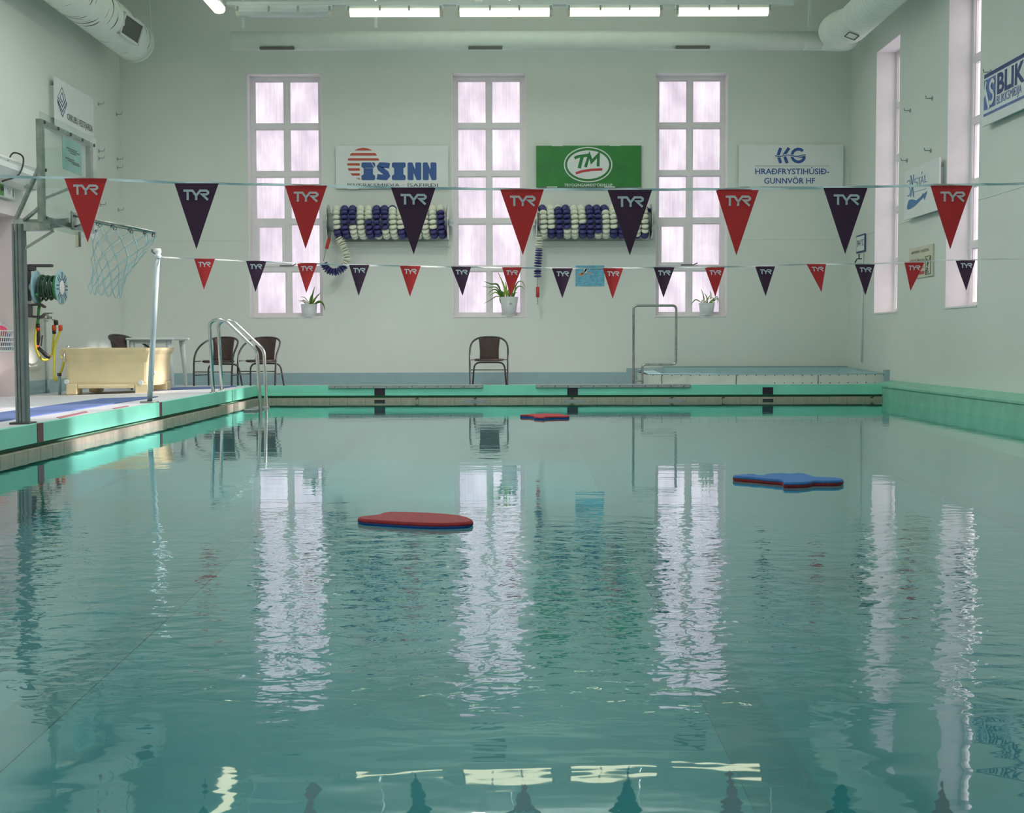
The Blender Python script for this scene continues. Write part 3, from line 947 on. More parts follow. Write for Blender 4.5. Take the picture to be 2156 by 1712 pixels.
def stroke(mb, pts, w, to3, closed=False):
    """mitred flat stroke through 2D pts"""
    P = [V((p[0], p[1], 0)) for p in pts]
    n = len(P)
    L, R = [], []
    for i in range(n):
        a = P[i - 1] if (i > 0 or closed) else None
        b = P[(i + 1) % n] if (i < n - 1 or closed) else None
        d1 = (P[i] - a).normalized() if a is not None else None
        d2 = (b - P[i]).normalized() if b is not None else None
        d1 = d1 if d1 is not None else d2
        d2 = d2 if d2 is not None else d1
        n1 = V((-d1.y, d1.x, 0)); n2 = V((-d2.y, d2.x, 0))
        m = n1 + n2
        m = n1 if m.length < 1e-6 else m.normalized()
        k = (w / 2) / max(0.4, m.dot(n1))
        L.append(P[i] + m * k); R.append(P[i] - m * k)
    m = n if closed else n - 1
    vs_ = [to3(p.x, p.y) for p in L] + [to3(p.x, p.y) for p in R]
    mb.add(vs_, [(i, (i + 1) % n, (i + 1) % n + n, i + n) for i in range(m)])
    return mb

FU, FV, FN = V((1, 0, 0)), V((0, 0, 1)), V((0, -1, 0))     # far wall
LU, LN = V((0, 1, 0)), V((1, 0, 0))                         # left wall
RU, RN = V((0, -1, 0)), V((-1, 0, 0))                       # right wall

# ------------------------------------------------------------------ boards on the far wall
def far_board(x0, x1, y0, y1, mat, name, label, cat, stand=0.05):
    Yb = YF - stand
    a, b = atY(x0, y1, Yb), atY(x1, y0, Yb)
    t = thing(name, label, cat, ((a.x + b.x) / 2, YF - .02, a.z))
    MB().box((a.x, Yb, a.z), (b.x, Yb + .02, b.z)).build('board', mat, t)
    for i, (xx, zz) in enumerate(((.15, 1), (.7, 1), (.1, 0), (.65, 0))):
        xm = a.x + (b.x - a.x) * xx
        zc = b.z if zz else a.z
        MB().box((xm, Yb - .004, zc - .008), (xm + (b.x - a.x) * .1, YF, zc + .008)).build('clip', PLASTW, t)
    Yt = Yb - .003
    return t, (lambda x, y: atY(x, y, Yt)), Yt
def ptext(mb, s, fn, x0, x1, ybase, capx, **kw):
    a, b, c = fn(x0, ybase), fn(x1, ybase), fn(x0, ybase - capx)
    return put_text(mb, s, a, (b - a).normalized(), V((0, 0, 1)), FN, (b - a).length, (c - a).length, **kw)
def ellipse(cx, cy, rx, ry, n=48, a0=0, a1=2 * PI):
    return [(cx + rx * math.cos(a0 + (a1 - a0) * i / n), cy + ry * math.sin(a0 + (a1 - a0) * i / n)) for i in range(n)]

# board with the striped sun
t, P_, Yt = far_board(707.5, 943.5, 306.5, 397, BOARDW, 'sponsor_board', 'white sponsor board with a striped red sun and fat blue letters', 'sign')
mb = MB()
cx, cy, R = 765, 345, 33.8
def sy(v): return 140 + v / 4.4917
for i, (a, b) in enumerate(((768, 795), (818, 843), (868, 890), (915, 937), (962, 986), (1010, 1032), (1056, 1078))):
    ya, yb = sy(a), sy(b)
    pts_l, pts_r = [], []
    for k in range(5):
        yy = ya + (yb - ya) * k / 4
        hw = math.sqrt(max(0.0, R * R - (yy - cy) ** 2))
        xr = cx + hw
        if i >= 3: xr = min(xr, 757.6)
        pts_l.append((min(cx - hw, xr - .2), yy)); pts_r.append((xr, yy))
    mb.face([P_(x, y) for x, y in pts_l + pts_r[::-1]])
mb.build('striped_sun', INKRUST, t)
mb = MB()
def sx_(v): return 480 + v / 4.4917
def slabI(x0, x1):
    y0, y1 = 342, 379.3
    w = x1 - x0
    e = 2.0
    st = w * .16
    s1, s2 = y0 + 11, y1 - 11
    pts = [(x0 + e, y0), (x1 - e, y0), (x1, y0 + e), (x1, s1 - e), (x1 - e, s1), (x1 - st, s1 + 1), (x1 - st, s2 - 1), (x1 - e, s2), (x1, s2 + e), (x1, y1 - e), (x1 - e, y1),
           (x0 + e, y1), (x0, y1 - e), (x0, s2 + e), (x0 + e, s2), (x0 + st, s2 - 1), (x0 + st, s1 + 1), (x0 + e, s1), (x0, s1 - e), (x0, y0 + e)]
    mb.face([P_(x, y) for x, y in pts])
def fatN(x0, x1):
    y0, y1 = 342, 379.3
    e = 2.0
    w = x1 - x0
    pts = [(x0 + e, y0), (x0 + w * .34, y0), (x0 + w * .56, y0 + 15), (x0 + w * .56, y0 + e), (x0 + w * .6, y0), (x1 - e, y0), (x1, y0 + e), (x1, y1 - e), (x1 - e, y1),
           (x0 + w * .66, y1), (x0 + w * .44, y1 - 15), (x0 + w * .44, y1 - e), (x0 + w * .4, y1), (x0 + e, y1), (x0, y1 - e), (x0, y0 + e)]
    mb.face([P_(x, y) for x, y in pts])
slabI(sx_(1262), sx_(1392)); slabI(sx_(1550), sx_(1680)); fatN(sx_(1698), sx_(1828)); fatN(sx_(1842), sx_(1972))
a, b = sx_(1405), sx_(1533)
S = [(b - 1, 349), (b - 7, 348), (a + 9, 347.5), (a + 6.5, 351), (a + 8, 355), (b - 8, 365), (b - 6, 370), (b - 9, 373.5), (a + 7, 373), (a + 1, 372)]
stroke(mb, S, 11.5, lambda x, y: P_(x, y))
mb.build('blue_lettering', INKBLUE, t)
mb = MB()
stroke(mb, [(sx_(1355), 342), (sx_(1388), 353.5)], 1.0, lambda x, y: atY(x, y, Yt - .002))
stroke(mb, [(sx_(1300), 353.8), (sx_(1386), 353.8)], .5, lambda x, y: atY(x, y, Yt - .002))
mb.build('accent_line', BOARDW, t)
mb = MB()
ptext(mb, 'ÍSVERKSMIÐJA · ÍSAFIRÐI', P_, 731.5, 922, 393.5, 7.0)
mb.build('small_lettering', INKGREY, t)

# green board
t, P_, Yt = far_board(1129, 1350, 306.5, 394, GREENB, 'sponsor_board', 'green sponsor board with a white oval, between the middle and right windows', 'sign')
mb = MB()
o_, i_ = ellipse(1238.3, 346.8, 51.2, 37.3), ellipse(1238.3, 346.8, 48.8, 35.0)
n = len(o_)
mb.add([P_(*p) for p in o_] + [P_(*p) for p in i_], [(k, (k + 1) % n, (k + 1) % n + n, k + n) for k in range(n)])
mb.face([P_(*p) for p in ellipse(1238.3, 346.8, 44.2, 30.2)])
mb.build('white_oval', BOARDW, t)
mb = MB()
P2 = lambda x, y: atY(x, y, Yt - .002)
def tx(v): return 940 + v / 4.687
def ty(v): return 280 + v / 4.687
stroke(mb, [(tx(1262), ty(248)), (tx(1300), ty(232)), (tx(1402), ty(218))], 6.2, P2)
stroke(mb, [(tx(1340), ty(232)), (tx(1310), ty(348))], 7.0, P2)
stroke(mb, [(tx(1372), ty(338)), (tx(1410), ty(215)), (tx(1432), ty(285)), (tx(1500), ty(214)), (tx(1496), ty(330))], 6.4, P2)
mb.build('green_monogram', INKGREEN, t)
mb = MB()
stroke(mb, [(tx(1276), ty(398)), (tx(1340), ty(378)), (tx(1430), ty(364)), (tx(1538), ty(359))], 5.2, P2)
mb.build('red_underline', INKRED, t)
mb = MB(); ptext(mb, 'TRYGGINGAMIÐSTÖÐIN HF', P_, 1188, 1289.5, 392.6, 5.8, off=.01)
mb.build('small_lettering', BOARDW, t)

# white board with blue two-line name
t, P_, Yt = far_board(1555.5, 1776, 304.5, 393, BOARDW, 'sponsor_board', 'white sponsor board with two lines of blue capitals near the right corner', 'sign')
mb = MB()
def hx(v): return 1380 + v / 3.057
def hy(v): return 140 + v / 3.057
stroke(mb, [(hx(806), hy(524)), (hx(790), hy(570)), (hx(806), hy(622))], 6.4, P_)
stroke(mb, [(hx(860), hy(524)), (hx(828), hy(570)), (hx(848), hy(622))], 6.4, P_)
arc = [(hx(920) + 13.6 * math.cos(a), hy(573) + 13.6 * math.sin(a)) for a in [math.radians(d) for d in range(-50, -325, -25)]]
arc = [(hx(920) + 13.6 * math.cos(math.radians(d)), hy(573) + 13.6 * math.sin(math.radians(d))) for d in (-45, -70, -95, -120, -145, -170, -195, -220, -245, -270, -295, -320, -345)]
stroke(mb, arc, 6.0, P_)
stroke(mb, [(hx(915), hy(580)), (hx(966), hy(580))], 5.0, P_)
mb.build('blue_monogram', INKBLUE, t)
mb = MB()
wv = [(hx(770 + i * 16.5), hy(574) + 1.6 * math.sin(i * .95)) for i in range(13)]
stroke(mb, wv, 4.4, lambda x, y: atY(x, y, Yt - .002))
mb.build('wave_gap', BOARDW, t)
mb = MB()
stroke(mb, wv, 1.9, lambda x, y: atY(x, y, Yt - .004))
mb.build('blue_wave', INKBLUE, t)
mb = MB()
stroke(mb, [(1590, 349.3), (1746, 349.3)], .5, P_)
ptext(mb, 'HRAÐFRYSTIHÚSIÐ-', P_, 1590, 1746, 366.7, 11.6, off=.012)
ptext(mb, 'GUNNVÖR HF', P_, 1609, 1716, 386.3, 11.4, off=.012)
mb.build('blue_lettering', INKBLUE, t)

# poster of a swimmer
Yb = YF - .006
a, b = atY(1211.5, 602.8, Yb), atY(1272.5, 559, Yb)
t = thing('swimming_poster', 'small blue poster of a swimmer on the wall below the lane rope reel', 'poster', ((a.x + b.x) / 2, YF, a.z))
MB().box((a.x, Yb, a.z), (b.x, YF - .001, b.z)).build('sheet', POSTER, t)
P_ = lambda x, y: atY(x, y, Yb - .002)
mb = MB()
mb.face([P_(*p) for p in ellipse(1224, 578, 6.2, 3.4, 16)])
stroke(mb, [(1224, 577), (1231, 572), (1235, 566)], 3.4, P_)
mb.face([P_(*p) for p in ellipse(1241, 575, 3.2, 3.0, 12)])
mb.build('swimmer_print', SKIN, t)
mb = MB(); mb.face([P_(*p) for p in ((1229, 566), (1236, 566), (1235, 574), (1229, 575))])
mb.build('swimsuit_print', BOARDW, t)
mb = MB(); ptext(mb, 'AAA AAAAA', P_, 1243, 1268, 568, 1.6) if False else stroke(mb, [(1243, 567.5), (1268, 567.5)], 1.0, P_)
mb.build('caption_print', INKSTEEL, t)

# ------------------------------------------------------------------ boards on the side walls
def side_board(Xp, y0, y1, z0, z1, mat, name, label, cat, sgn, th=.02, tilt=0):
    t = thing(name, label, cat, (Xp, (y0 + y1) / 2, z0))
    MB().box((Xp, y0, z0), (Xp + sgn * th, y1, z1)).build('board', mat, t)
    return t
# left wall board with the nested diamonds
Xb = XL + .085
yn, yf = atX(116.5, 200, Xb).y, atX(197, 230, Xb).y
zt = (atX(116.5, 162, Xb).z + atX(196.4, 207, Xb).z) / 2
t = side_board(Xb, yn, yf, zt - .66, zt, BOARDW, 'sponsor_board', 'white sponsor board with a nested diamond emblem on the left wall above the hoop', 'sign', -1)
MB().box((XL, yn + .06, zt - .5), (Xb - .02, yn + .1, zt - .1)).build('batten', PLASTW, t)
MB().box((XL, yf - .1, zt - .5), (Xb - .02, yf - .06, zt - .1)).build('batten', PLASTW, t)
PL = lambda x, y: atX(x, y, Xb + .003)
def lx(v): return v / 4.506
def ly(v): return 140 + v / 4.506
mb = MB()
def L2(pts, w): stroke(mb, [(lx(x), ly(y)) for x, y in pts], w, PL)
L2([(548, 295), (587, 198), (623, 312), (592, 378)], .7)
L2([(568, 300), (588, 248), (606, 310), (591, 338), (570, 296)], 1.0)
L2([(551, 292), (593, 383), (624, 318)], 1.3)
L2([(546, 312), (594, 430), (632, 338)], 1.3)
L2([(547, 332), (596, 478), (636, 352)], 1.3)
mb.build('diamond_emblem', INKNAVY, t)
mb = MB()
p0, p1 = atX(142, 252, Xb + .003), atX(195.4, 275.8, Xb + .003)
p1.z = p0.z
put_text(mb, 'ORKUBÚ VESTFJARÐA', p0, LU, FV, LN, (p1 - p0).length, .085)
mb.build('dark_lettering', INKGREY, t)

# right wall board with the swoosh
Xb = XR - .09
yf, yn = atX(1904, 410, Xb).y, atX(1977, 386, Xb).y
z1, z0 = atX(1977, 331, Xb).z, atX(1975, 442, Xb).z
t = side_board(Xb, yn, yf, z0, z1, BOARDW, 'sponsor_board', 'white sponsor board with a blue swoosh between the two right-hand windows', 'sign', 1)
MB().box((XR, yn + .1, z0 + .15), (Xb + .02, yn + .15, z1 - .1)).build('batten', PLASTW, t)
MB().box((XR, yf - .15, z0 + .15), (Xb + .02, yf - .1, z1 - .1)).build('batten', PLASTW, t)
PR = lambda x, y: atX(x, y, Xb - .003)
def rx(v): return 1780 + v / 2.6755
def ry_(v): return 60 + v / 2.6755
mb = MB()
def R2(pts, w): stroke(mb, [(rx(x), ry_(y)) for x, y in pts], w, PR)
R2([(347, 868), (352, 858), (362, 856), (365, 876), (357, 893), (365, 908), (364, 932), (354, 946), (347, 940)], 1.3)
R2([(368, 828), (384, 950)], 1.9)
R2([(386, 822), (366, 950)], 1.3)
R2([(404, 842), (389, 850), (391, 866), (404, 866), (404, 880), (388, 886)], 1.1)
R2([(406, 844), (424, 838)], 1.2); R2([(415, 842), (416, 880)], 1.2)
R2([(423, 878), (432, 832), (440, 872)], 1.1); R2([(425, 862), (438, 858)], .9); R2([(428, 822), (433, 806)], 1.0)
R2([(446, 826), (447, 866), (460, 862)], 1.2)
mb.build('blue_lettering', INKSTEEL, t)
mb = MB()
R2([(384, 922), (455, 902)], .7)
sw = [(347, 1000), (356, 968), (372, 962), (400, 968), (428, 944), (440, 924), (438, 936), (460, 914), (444, 968), (440, 950), (418, 972), (390, 1000), (362, 1018), (348, 1020)]
mb.face([PR(rx(x), ry_(y)) for x, y in sw])
mb.build('blue_swoosh', INKSTEEL, t)

# right wall board at the picture edge
Xb = XR - .09
yf = atX(2068, 220, Xb).y
zb = (atX(2067.5, 266, Xb).z + atX(2156, 229, Xb).z) / 2
zt = atX(2072, 158, Xb).z
t = side_board(Xb, 12.05, yf, zb, zt, BOARDW, 'sponsor_board', 'white sponsor board with blue bars and block letters high on the right wall', 'sign', 1)
MB().box((XR, 12.2, zb + .1), (Xb + .02, 12.25, zt - .1)).build('batten', PLASTW, t)
MB().box((XR, yf - .2, zb + .1), (Xb + .02, yf - .15, zt - .1)).build('batten', PLASTW, t)
Xt = Xb - .003
def bpx(v): return 2040 + v / 8.56
def bpy_(v): return 80 + v / 8.56
def BP(x, y): return atX(bpx(x), bpy_(y), Xt)
H = zt - zb
def yrow(fr): return zb + H * fr
mb = MB()
ya = BP(275, 690).y
mb.face([(Xt, ya, zt - .005), (Xt, 12.09, zt - .005), (Xt, 12.09, zt - .045), (Xt, ya, zt - .045)])
zl0, zl1 = BP(640, 940).z, BP(640, 590).z
pa = BP(505, 1010)
put_text(mb, 'BLIKK', V((Xt, pa.y, zl0)), RU, FV, RN, BP(505, 1010).y - atX(2177, 180, Xt).y, zl1 - zl0, off=.03)
mb.build('blue_lettering', INKNAVY, t)
mb = MB()
za, zc_ = BP(272, 1310).z, BP(272, 780).z
yq = BP(475, 1000).y
mb.face([(Xt, ya, za), (Xt, yq, za), (Xt, yq, zc_), (Xt, ya, zc_)])
zz = BP(272, 1400).z
mb.face([(Xt, ya, zz - .012), (Xt, 12.09, zz - .012), (Xt, 12.09, zz + .014), (Xt, ya, zz + .014)])
p = BP(497, 1200)
put_text(mb, 'BLIKKSMIÐJA', V((Xt, p.y, p.z)), RU, FV, RN, p.y - BP(947, 1000).y, .085)
mb.build('faded_print', INKFADE, t)
mb = MB()
def kf(a, b, l=.003): return V((Xt - l, ya + (yq - ya) * a, za + (zc_ - za) * b))
stroke(mb, [(.02, .45), (.2, .95)], .14, kf)
stroke(mb, [(.12, .72), (.5, .0)], .16, lambda a, b: kf(a, b, .004))
stroke(mb, [(p.x, p.y) for p in catmull([(.92, .76, 0), (.76, .88, 0), (.58, .78, 0), (.60, .60, 0), (.82, .46, 0), (.86, .28, 0), (.70, .14, 0), (.50, .20, 0)], 4)], .13, lambda a, b: kf(a, b, .005))
mb.build('white_monogram', BOARDW, t)

# caution notice
Xb = XR - .02
yf, yn = atX(1914.4, 555, Xb).y, atX(1963.5, 546, Xb).y
z1, z0 = atX(1963.5, 513, Xb).z, atX(1963.5, 580.5, Xb).z
t = side_board(Xb, yn, yf, z0, z1, CREAMB, 'caution_notice', 'cream caution notice with a pictogram on the right wall', 'sign', 1, .018)
def Q(a, b, l=.003): return V((Xb - l, yf + (yn - yf) * a, z1 + (z0 - z1) * b))
hh, ww = z1 - z0, yf - yn
mb = MB()
put_text(mb, 'AÐVÖRUN  CAUTION', Q(.1, .2), RU, FV, RN, ww * .74, hh * .09)
put_text(mb, 'DÝPI ER', Q(.05, .43), RU, FV, RN, ww * .28, hh * .05)
put_text(mb, 'METER', Q(.42, .50), RU, FV, RN, ww * .26, hh * .085)
put_text(mb, '1', Q(.37, .54), RU, FV, RN, ww * .03, hh * .16)
put_text(mb, 'DEPTH', Q(.42, .72), RU, FV, RN, ww * .24, hh * .055)
mb.build('brown_lettering', M('ink_brown', (.16, .07, .06), .5), t)
mb = MB()
mb.face([Q(.44, .80), Q(.66, .80), Q(.66, .90), Q(.44, .90)]); mb.face([Q(.06, .5), Q(.32, .5), Q(.32, .55), Q(.06, .55)])
mb.build('red_block', INKRED, t)
mb = MB()
fq = lambda a, b: Q(a, b)
stroke(mb, [(.71, .36), (.92, .36), (.92, .93), (.71, .93)], .018, fq, True)
stroke(mb, [(.76, .42), (.80, .56), (.88, .50)], .035, fq)
stroke(mb, [(.80, .56), (.77, .66)], .03, fq)
stroke(mb, [(.91, .38), (.72, .92)], .016, fq)
stroke(mb, [(.75, .72), (.83, .76), (.74, .80), (.84, .84), (.75, .88), (.88, .9)], .018, fq)
mb.build('pictogram', INKGREY, t)

# temperature sign
yf, yn = atX(1802.5, 513, Xb).y, atX(1820.5, 513, Xb).y
z1, z0 = atX(1811, 494, Xb).z, atX(1811, 532, Xb).z
t = thing('temperature_sign', 'small white sign with a navy border giving the hot tub temperature', 'sign', (Xb, (yf + yn) / 2, z0))
mb = MB(); mb.bbox((Xb, yn, z0), (Xb + .018, yf, z1), .006, 2); mb.build('border', INKNAVY, t)
e = .025
MB().box((Xb - .002, yn + e, z0 + e), (Xb + .005, yf - e, z1 - e)).build('panel', BOARDW, t)
mb = MB(); put_text(mb, '39-41°C', V((Xb - .004, yf - .05, z0 + (z1 - z0) * .36)), RU, FV, RN, yf - yn - .1, .09, off=.01)
mb.build('dark_lettering', INKGREY, t)
# faucet and pipe below it
p = atX(1815, 548, XR - .03)
t = thing('water_pipe', 'thin wall pipe with a small tap below the temperature sign', 'pipe', (XR - .02, p.y, 0.45))
MB().cyl((XR - .02, p.y, .45), (XR - .02, p.y, z0 - .02), .012, 8).build('riser', PLASTW, t)
q = atX(1810, 545, XR - .05)
MB().tube([(XR - .02, p.y, q.z), (XR - .08, p.y + .08, q.z), (XR - .1, p.y + .12, q.z - .05)], .009, 8).cyl((XR - .06, p.y + .05, q.z), (XR - .06, p.y + .05, q.z + .07), .009, 8).build('tap', DGREY, t)

# ------------------------------------------------------------------ small metal hooks in the side walls
def hook(px, py, left, label):
    p = atX(px, py, XL if left else XR)
    s = 1 if left else -1
    mb = MB()
    mb.cyl(p, p + V((s * .05, 0, 0)), .006, 6)
    mb.tube([p + V((s * .05, 0, 0)), p + V((s * .075, 0, .0)), p + V((s * .085, -.01, .03))], .006, 6)
    mb.cyl(p, p + V((s * .006, 0, 0)), .028, 10)
    return single(mb, 'wall_hook', GREYBAR, label, 'hook', p, 'sign hooks left on the walls')
hk_l = [(207, 219, 'upper of the hooks beside the left wall board, nearer it'), (245, 241, 'highest hook next to the left room corner'),
        (208, 318, 'pale hook level with the top third of the backboard glass'), (208, 333, 'hook just under another beside the backboard'),
        (247, 335, 'upper of two hooks close together by the left corner'), (247, 353, 'lower of two hooks close together by the left corner'),
        (211, 431, 'low hook just above the basketball rim'), (249, 442, 'lowest hook near the left room corner')]
for x, y, s in hk_l: hook(x, y, True, 'small steel wall hook, ' + s)
hk_r = [(1917, 233, 'upper left of four between the right windows'), (1963, 207, 'topmost between the right windows'),
        (1910, 338, 'above the far corner of the swoosh board'), (1960, 317, 'above the near corner of the swoosh board'),
        (2086, 152, 'above the block-letter board by the frame edge')]
for x, y, s in hk_r: hook(x, y, False, 'small steel wall hook, ' + s)

# ------------------------------------------------------------------ pennant lines
LOGO = [  # strokes in units of the lettering width (x) ; y down
    [(0.0, .055), (.355, .055), (.50, .25), (.655, .055), (.90, .055), (.965, .105), (.965, .155), (.90, .205), (.73, .205), (.96, .415)],
    [(.170, .055), (.170, .42)],
    [(.50, .235), (.50, .42)]]
def pennant_line(name, label, Yp, flags, tape_px, tape_h, tape_mat, tw):
    c = atY(1078, 480, Yp)
    t = thing(name, label, 'pennant line', (c.x, Yp, atY(tape_px[len(tape_px) // 2][0], tape_px[len(tape_px) // 2][1], Yp).z))
    mb = MB()
    pts = catmull([(x, y, 0) for x, y in tape_px], 6)
    quads = []
    for i, p in enumerate(pts):
        h = tape_h * (0.88 + 0.12 * math.sin(i * 1.3) * math.sin(i * .37))
        tw_ = .004 * math.sin(i * .8)
        quads.append((atY(p.x, p.y - h, Yp + tw_), atY(p.x, p.y, Yp - tw_)))
    for a, b in zip(quads, quads[1:]):
        mb.prism([a[0], b[0], b[1], a[1]], (0, .0015, 0))
    mb.build('tape', tape_mat, t)
    for (x0, x1, yt, xt, yt2, red) in flags:
        a, b = atY(x0, yt, Yp - .003), atY(x1, yt + .0, Yp - .003)
        tip = atY(xt, yt2, Yp - .008)
        # slightly bowed cloth
        rows = 7
        vs_, fs_ = [], []
        for r in range(rows + 1):
            k = r / rows
            w = max(1 - k, .004)
            l = a.lerp(tip, k); q = b.lerp(tip, k)
            for j in range(5):
                s = j / 4
                pnt = l.lerp(q, s)
                pnt.y -= .006 * math.sin(PI * s) * w + .004 * math.sin(k * 3 + xt)
                vs_.append(pnt)
        for r in range(rows):
            for j in range(4):
                fs_.append((r * 5 + j, r * 5 + j + 1, r * 5 + j + 6, r * 5 + j + 5))
        m1 = MB()
        m1.add(vs_, fs_, True)
        n_ = len(vs_)
        hm = MB()
        po = m1.build('pennant', RED if red else PLUM, t, label='red pennant' if red else 'dark purple pennant', recalc=False)
        # lettering
        lw = (b - a).length * .58
        oc = a.lerp(b, .215)
        ux = (b - a).normalized()
        dn = (tip - a.lerp(b, .5)).normalized()
        ml = MB()
        oo = a.lerp(b, .5) - ux * (lw / 2 - lw * .02) + dn * (lw * .245)
        for s in LOGO:
            stroke(ml, s, .088, lambda x, y: oo + ux * (x * lw) + dn * (y * lw) + V((0, -.0135, 0)))
        ml.build('lettering', PRINT, po, recalc=False)
    return t
near_flags = [(136, 226, 376, 184, 511, 1), (367, 460, 386, 414, 525, 0), (600, 689, 391, 643, 524, 1), (823, 917, 395, 871, 536, 0), (1053, 1145, 399, 1101, 537, 1),
              (1279, 1373, 400, 1326, 538, 0), (1507, 1598, 399, 1550, 538, 1), (1733, 1826, 396, 1780, 535, 0), (1959, 2047, 391, 2001, 525, 1)]
far_flags = [(409, 453, 545, 429, 610, 1), (518, 561, 550, 538, 615, 0), (625, 668, 554, 645, 617, 1), (735, 778, 558, 755, 623, 0), (842, 886, 560, 863, 625, 1),
             (950, 992, 562, 974, 623, 0), (1057, 1099, 563, 1075, 624, 1), (1162, 1206, 565, 1184, 628, 0), (1269, 1312, 565, 1290, 629, 1), (1376, 1420, 563, 1397, 627, 0),
             (1484, 1526, 563, 1506, 625, 1), (1590, 1632, 561, 1612, 624, 0), (1698, 1739, 556, 1730, 615, 1), (1800, 1842, 557, 1822, 622, 0), (1904, 1946, 553, 1917, 613, 1),
             (2012, 2054, 548, 2034, 612, 0)]
pennant_line('pennant_line', 'nearer line of large red and dark pennants across the pool', 5.5, near_flags,
             [(-560, 340), (-250, 358), (0, 374), (136, 377), (226, 381), (367, 387), (460, 389), (600, 392), (689, 394), (823, 397), (917, 399), (1053, 401), (1145, 402), (1279, 402),
              (1373, 402), (1507, 401), (1598, 400), (1733, 398), (1826, 396), (1959, 393), (2047, 391.5), (2156, 389), (2600, 378), (3000, 366), (3560, 345)], 6.0, TAPE, .01)
pennant_line('pennant_line', 'farther line of small red and dark pennants across the pool', 11.6, far_flags,
             [(336, 543), (409, 546), (518, 551), (625, 555.5), (735, 559.5), (842, 561.5), (950, 563.5), (1057, 565), (1162, 566), (1269, 566), (1376, 565), (1484, 564),
              (1590, 562), (1698, 558), (1800, 557.5), (1904, 554), (2012, 549), (2156, 546), (2262, 541)], 3.2, TAPEW, .01)
# post holding the far line
pb = atZ(315, 848, ZCOP - .003)
pt = atY(332, 530, 11.6)
t = thing('pennant_post', 'thin white post on the left pool edge tied to the farther pennant line', 'post', (pb.x, pb.y, ZCOP - .004))
MB().cyl((pb.x, pb.y, ZCOP), (pt.x, pt.y, pt.z), .024, 14).build('shaft', M('post_paint', (.46, .56, .56), .4), t)
MB().cyl((pb.x, pb.y, ZCOP - .004), (pb.x, pb.y, ZCOP + .01), .085, 16).build('base_plate', STEELD, t)
mb = MB().lathe([(0, .03), (.028, .028), (.034, .0), (.022, -.03), (.03, -.045), (.026, -.06), (.0, -.06)], (pt.x, pt.y, pt.z), (0, 0, 1), 12)
mb.build('cap', PLASTW, t)
MB().tube(catmull([(pt.x - .02, pt.y - .02, pt.z - .02), (pt.x - .045, pt.y - .02, pt.z), (pt.x - .04, pt.y - .02, pt.z + .02)], 4), .005, 6).build('hook', DGREY, t)
MB().tube([(pt.x + .028 * math.cos(a), pt.y + .028 * math.sin(a), pt.z - .045 + .006 * a / 6) for a in [i * .5 for i in range(26)]], .006, 6).build('knot', TAPEW, t)

# ------------------------------------------------------------------ basketball stand
pb = atZ(48.5, 893, ZCOP - .005)
PX, PY = pb.x, pb.y
BX = PX + .24
by0, by1 = atX(84, 360, BX).y, atX(202, 390, BX).y
bz1 = (atX(84, 249, BX).z + atX(202, 281, BX).z) / 2
bz0 = atX(84, 477, BX).z
t = thing('basketball_stand', 'poolside basketball stand with clear backboard on a grey ribbed post', 'basketball stand', (PX, PY, ZCOP - .006))
ztop = atY(40, 463, PY).z
mb = MB()
pw = .040
mb.prism([(PX + a * pw, PY + b * pw, ZCOP) for a, b in ((-1, -.7), (-.7, -1), (-.5, -1), (-.45, -.85), (-.3, -.85), (-.25, -1), (.05, -1), (.1, -.85), (.25, -.85), (.3, -1), (.7, -1), (1, -.7), (1, .7), (.7, 1), (-.7, 1), (-1, .7))], (0, 0, ztop - ZCOP - .03))
mb.build('post', ALU, t)
MB().bbox((PX - .07, PY - .07, ZCOP - .006), (PX + .07, PY + .07, ZCOP + .01), .004, 1).build('base_plate', DGREY, t)
ym = (by0 + by1) / 2
mb = MB()
mb.bar((PX - .03, PY, ztop - .04), (BX - .03, PY + .06, ztop - .03), .075, .075)
mb.bar((BX - .05, PY, ztop - .03), (BX - .05, ym + .05, ztop + .02), .05, .06)
mb.build('arm', STEELD, t)
yh = ym
mb = MB()
s1 = atY(79, 345, by0 + .08)
mb.bar((PX - .02, PY, ztop), (BX - .03, by0 + .1, s1.z), .022, .022)
mb.bar((PX + .03, PY, ztop - .01), (BX - .03, by0 + .05, ztop + .06), .02, .02)
mb.bar((PX + .03, PY, ztop - .2), (BX - .02, by0 + .3, bz0 + .0), .018, .018)
mb.bar((BX - .04, by0 + .1, ztop + .12), (BX - .04, by1 - .06, bz0 + .44), .02, .02)
mb.build('strut', STEELD, t)
bd = MB()
bd.bbox((BX, by0, bz0), (BX + .012, by1, bz1), .004, 1)
bb = bd.build('backboard', ACRYL, t, label='clear acrylic backboard')
fm = MB()
fw = .055
y0, y1, z0, z1 = by0 + .05, by1 - .05, bz0 + .045, bz1 - .04
fm.box((BX - .04, y0, z0), (BX - .002, y0 + fw, z1)).box((BX - .04, y1 - fw, z0), (BX - .002, y1, z1))
fm.box((BX - .04, y0 + fw, z0), (BX - .002, y1 - fw, z0 + .035)).box((BX - .04, y0 + fw, z1 - .035), (BX - .002, y1 - fw, z1))
fm.build('board_frame', STEELD, bb)
for yy, zz in ((y0 + .02, z0 + .02), (y1 - .02, z0 + .02), (y0 + .02, z1 - .02), (y1 - .02, z1 - .02), (ym, z1 - .02), (ym - .25, z1 - .02), (ym + .25, z1 - .02), (y0 + .02, ym * 0 + (z0 + z1) / 2)):
    MB().cyl((BX + .012, yy, zz), (BX + .02, yy, zz), .012, 8).build('bolt', DGREY, bb)
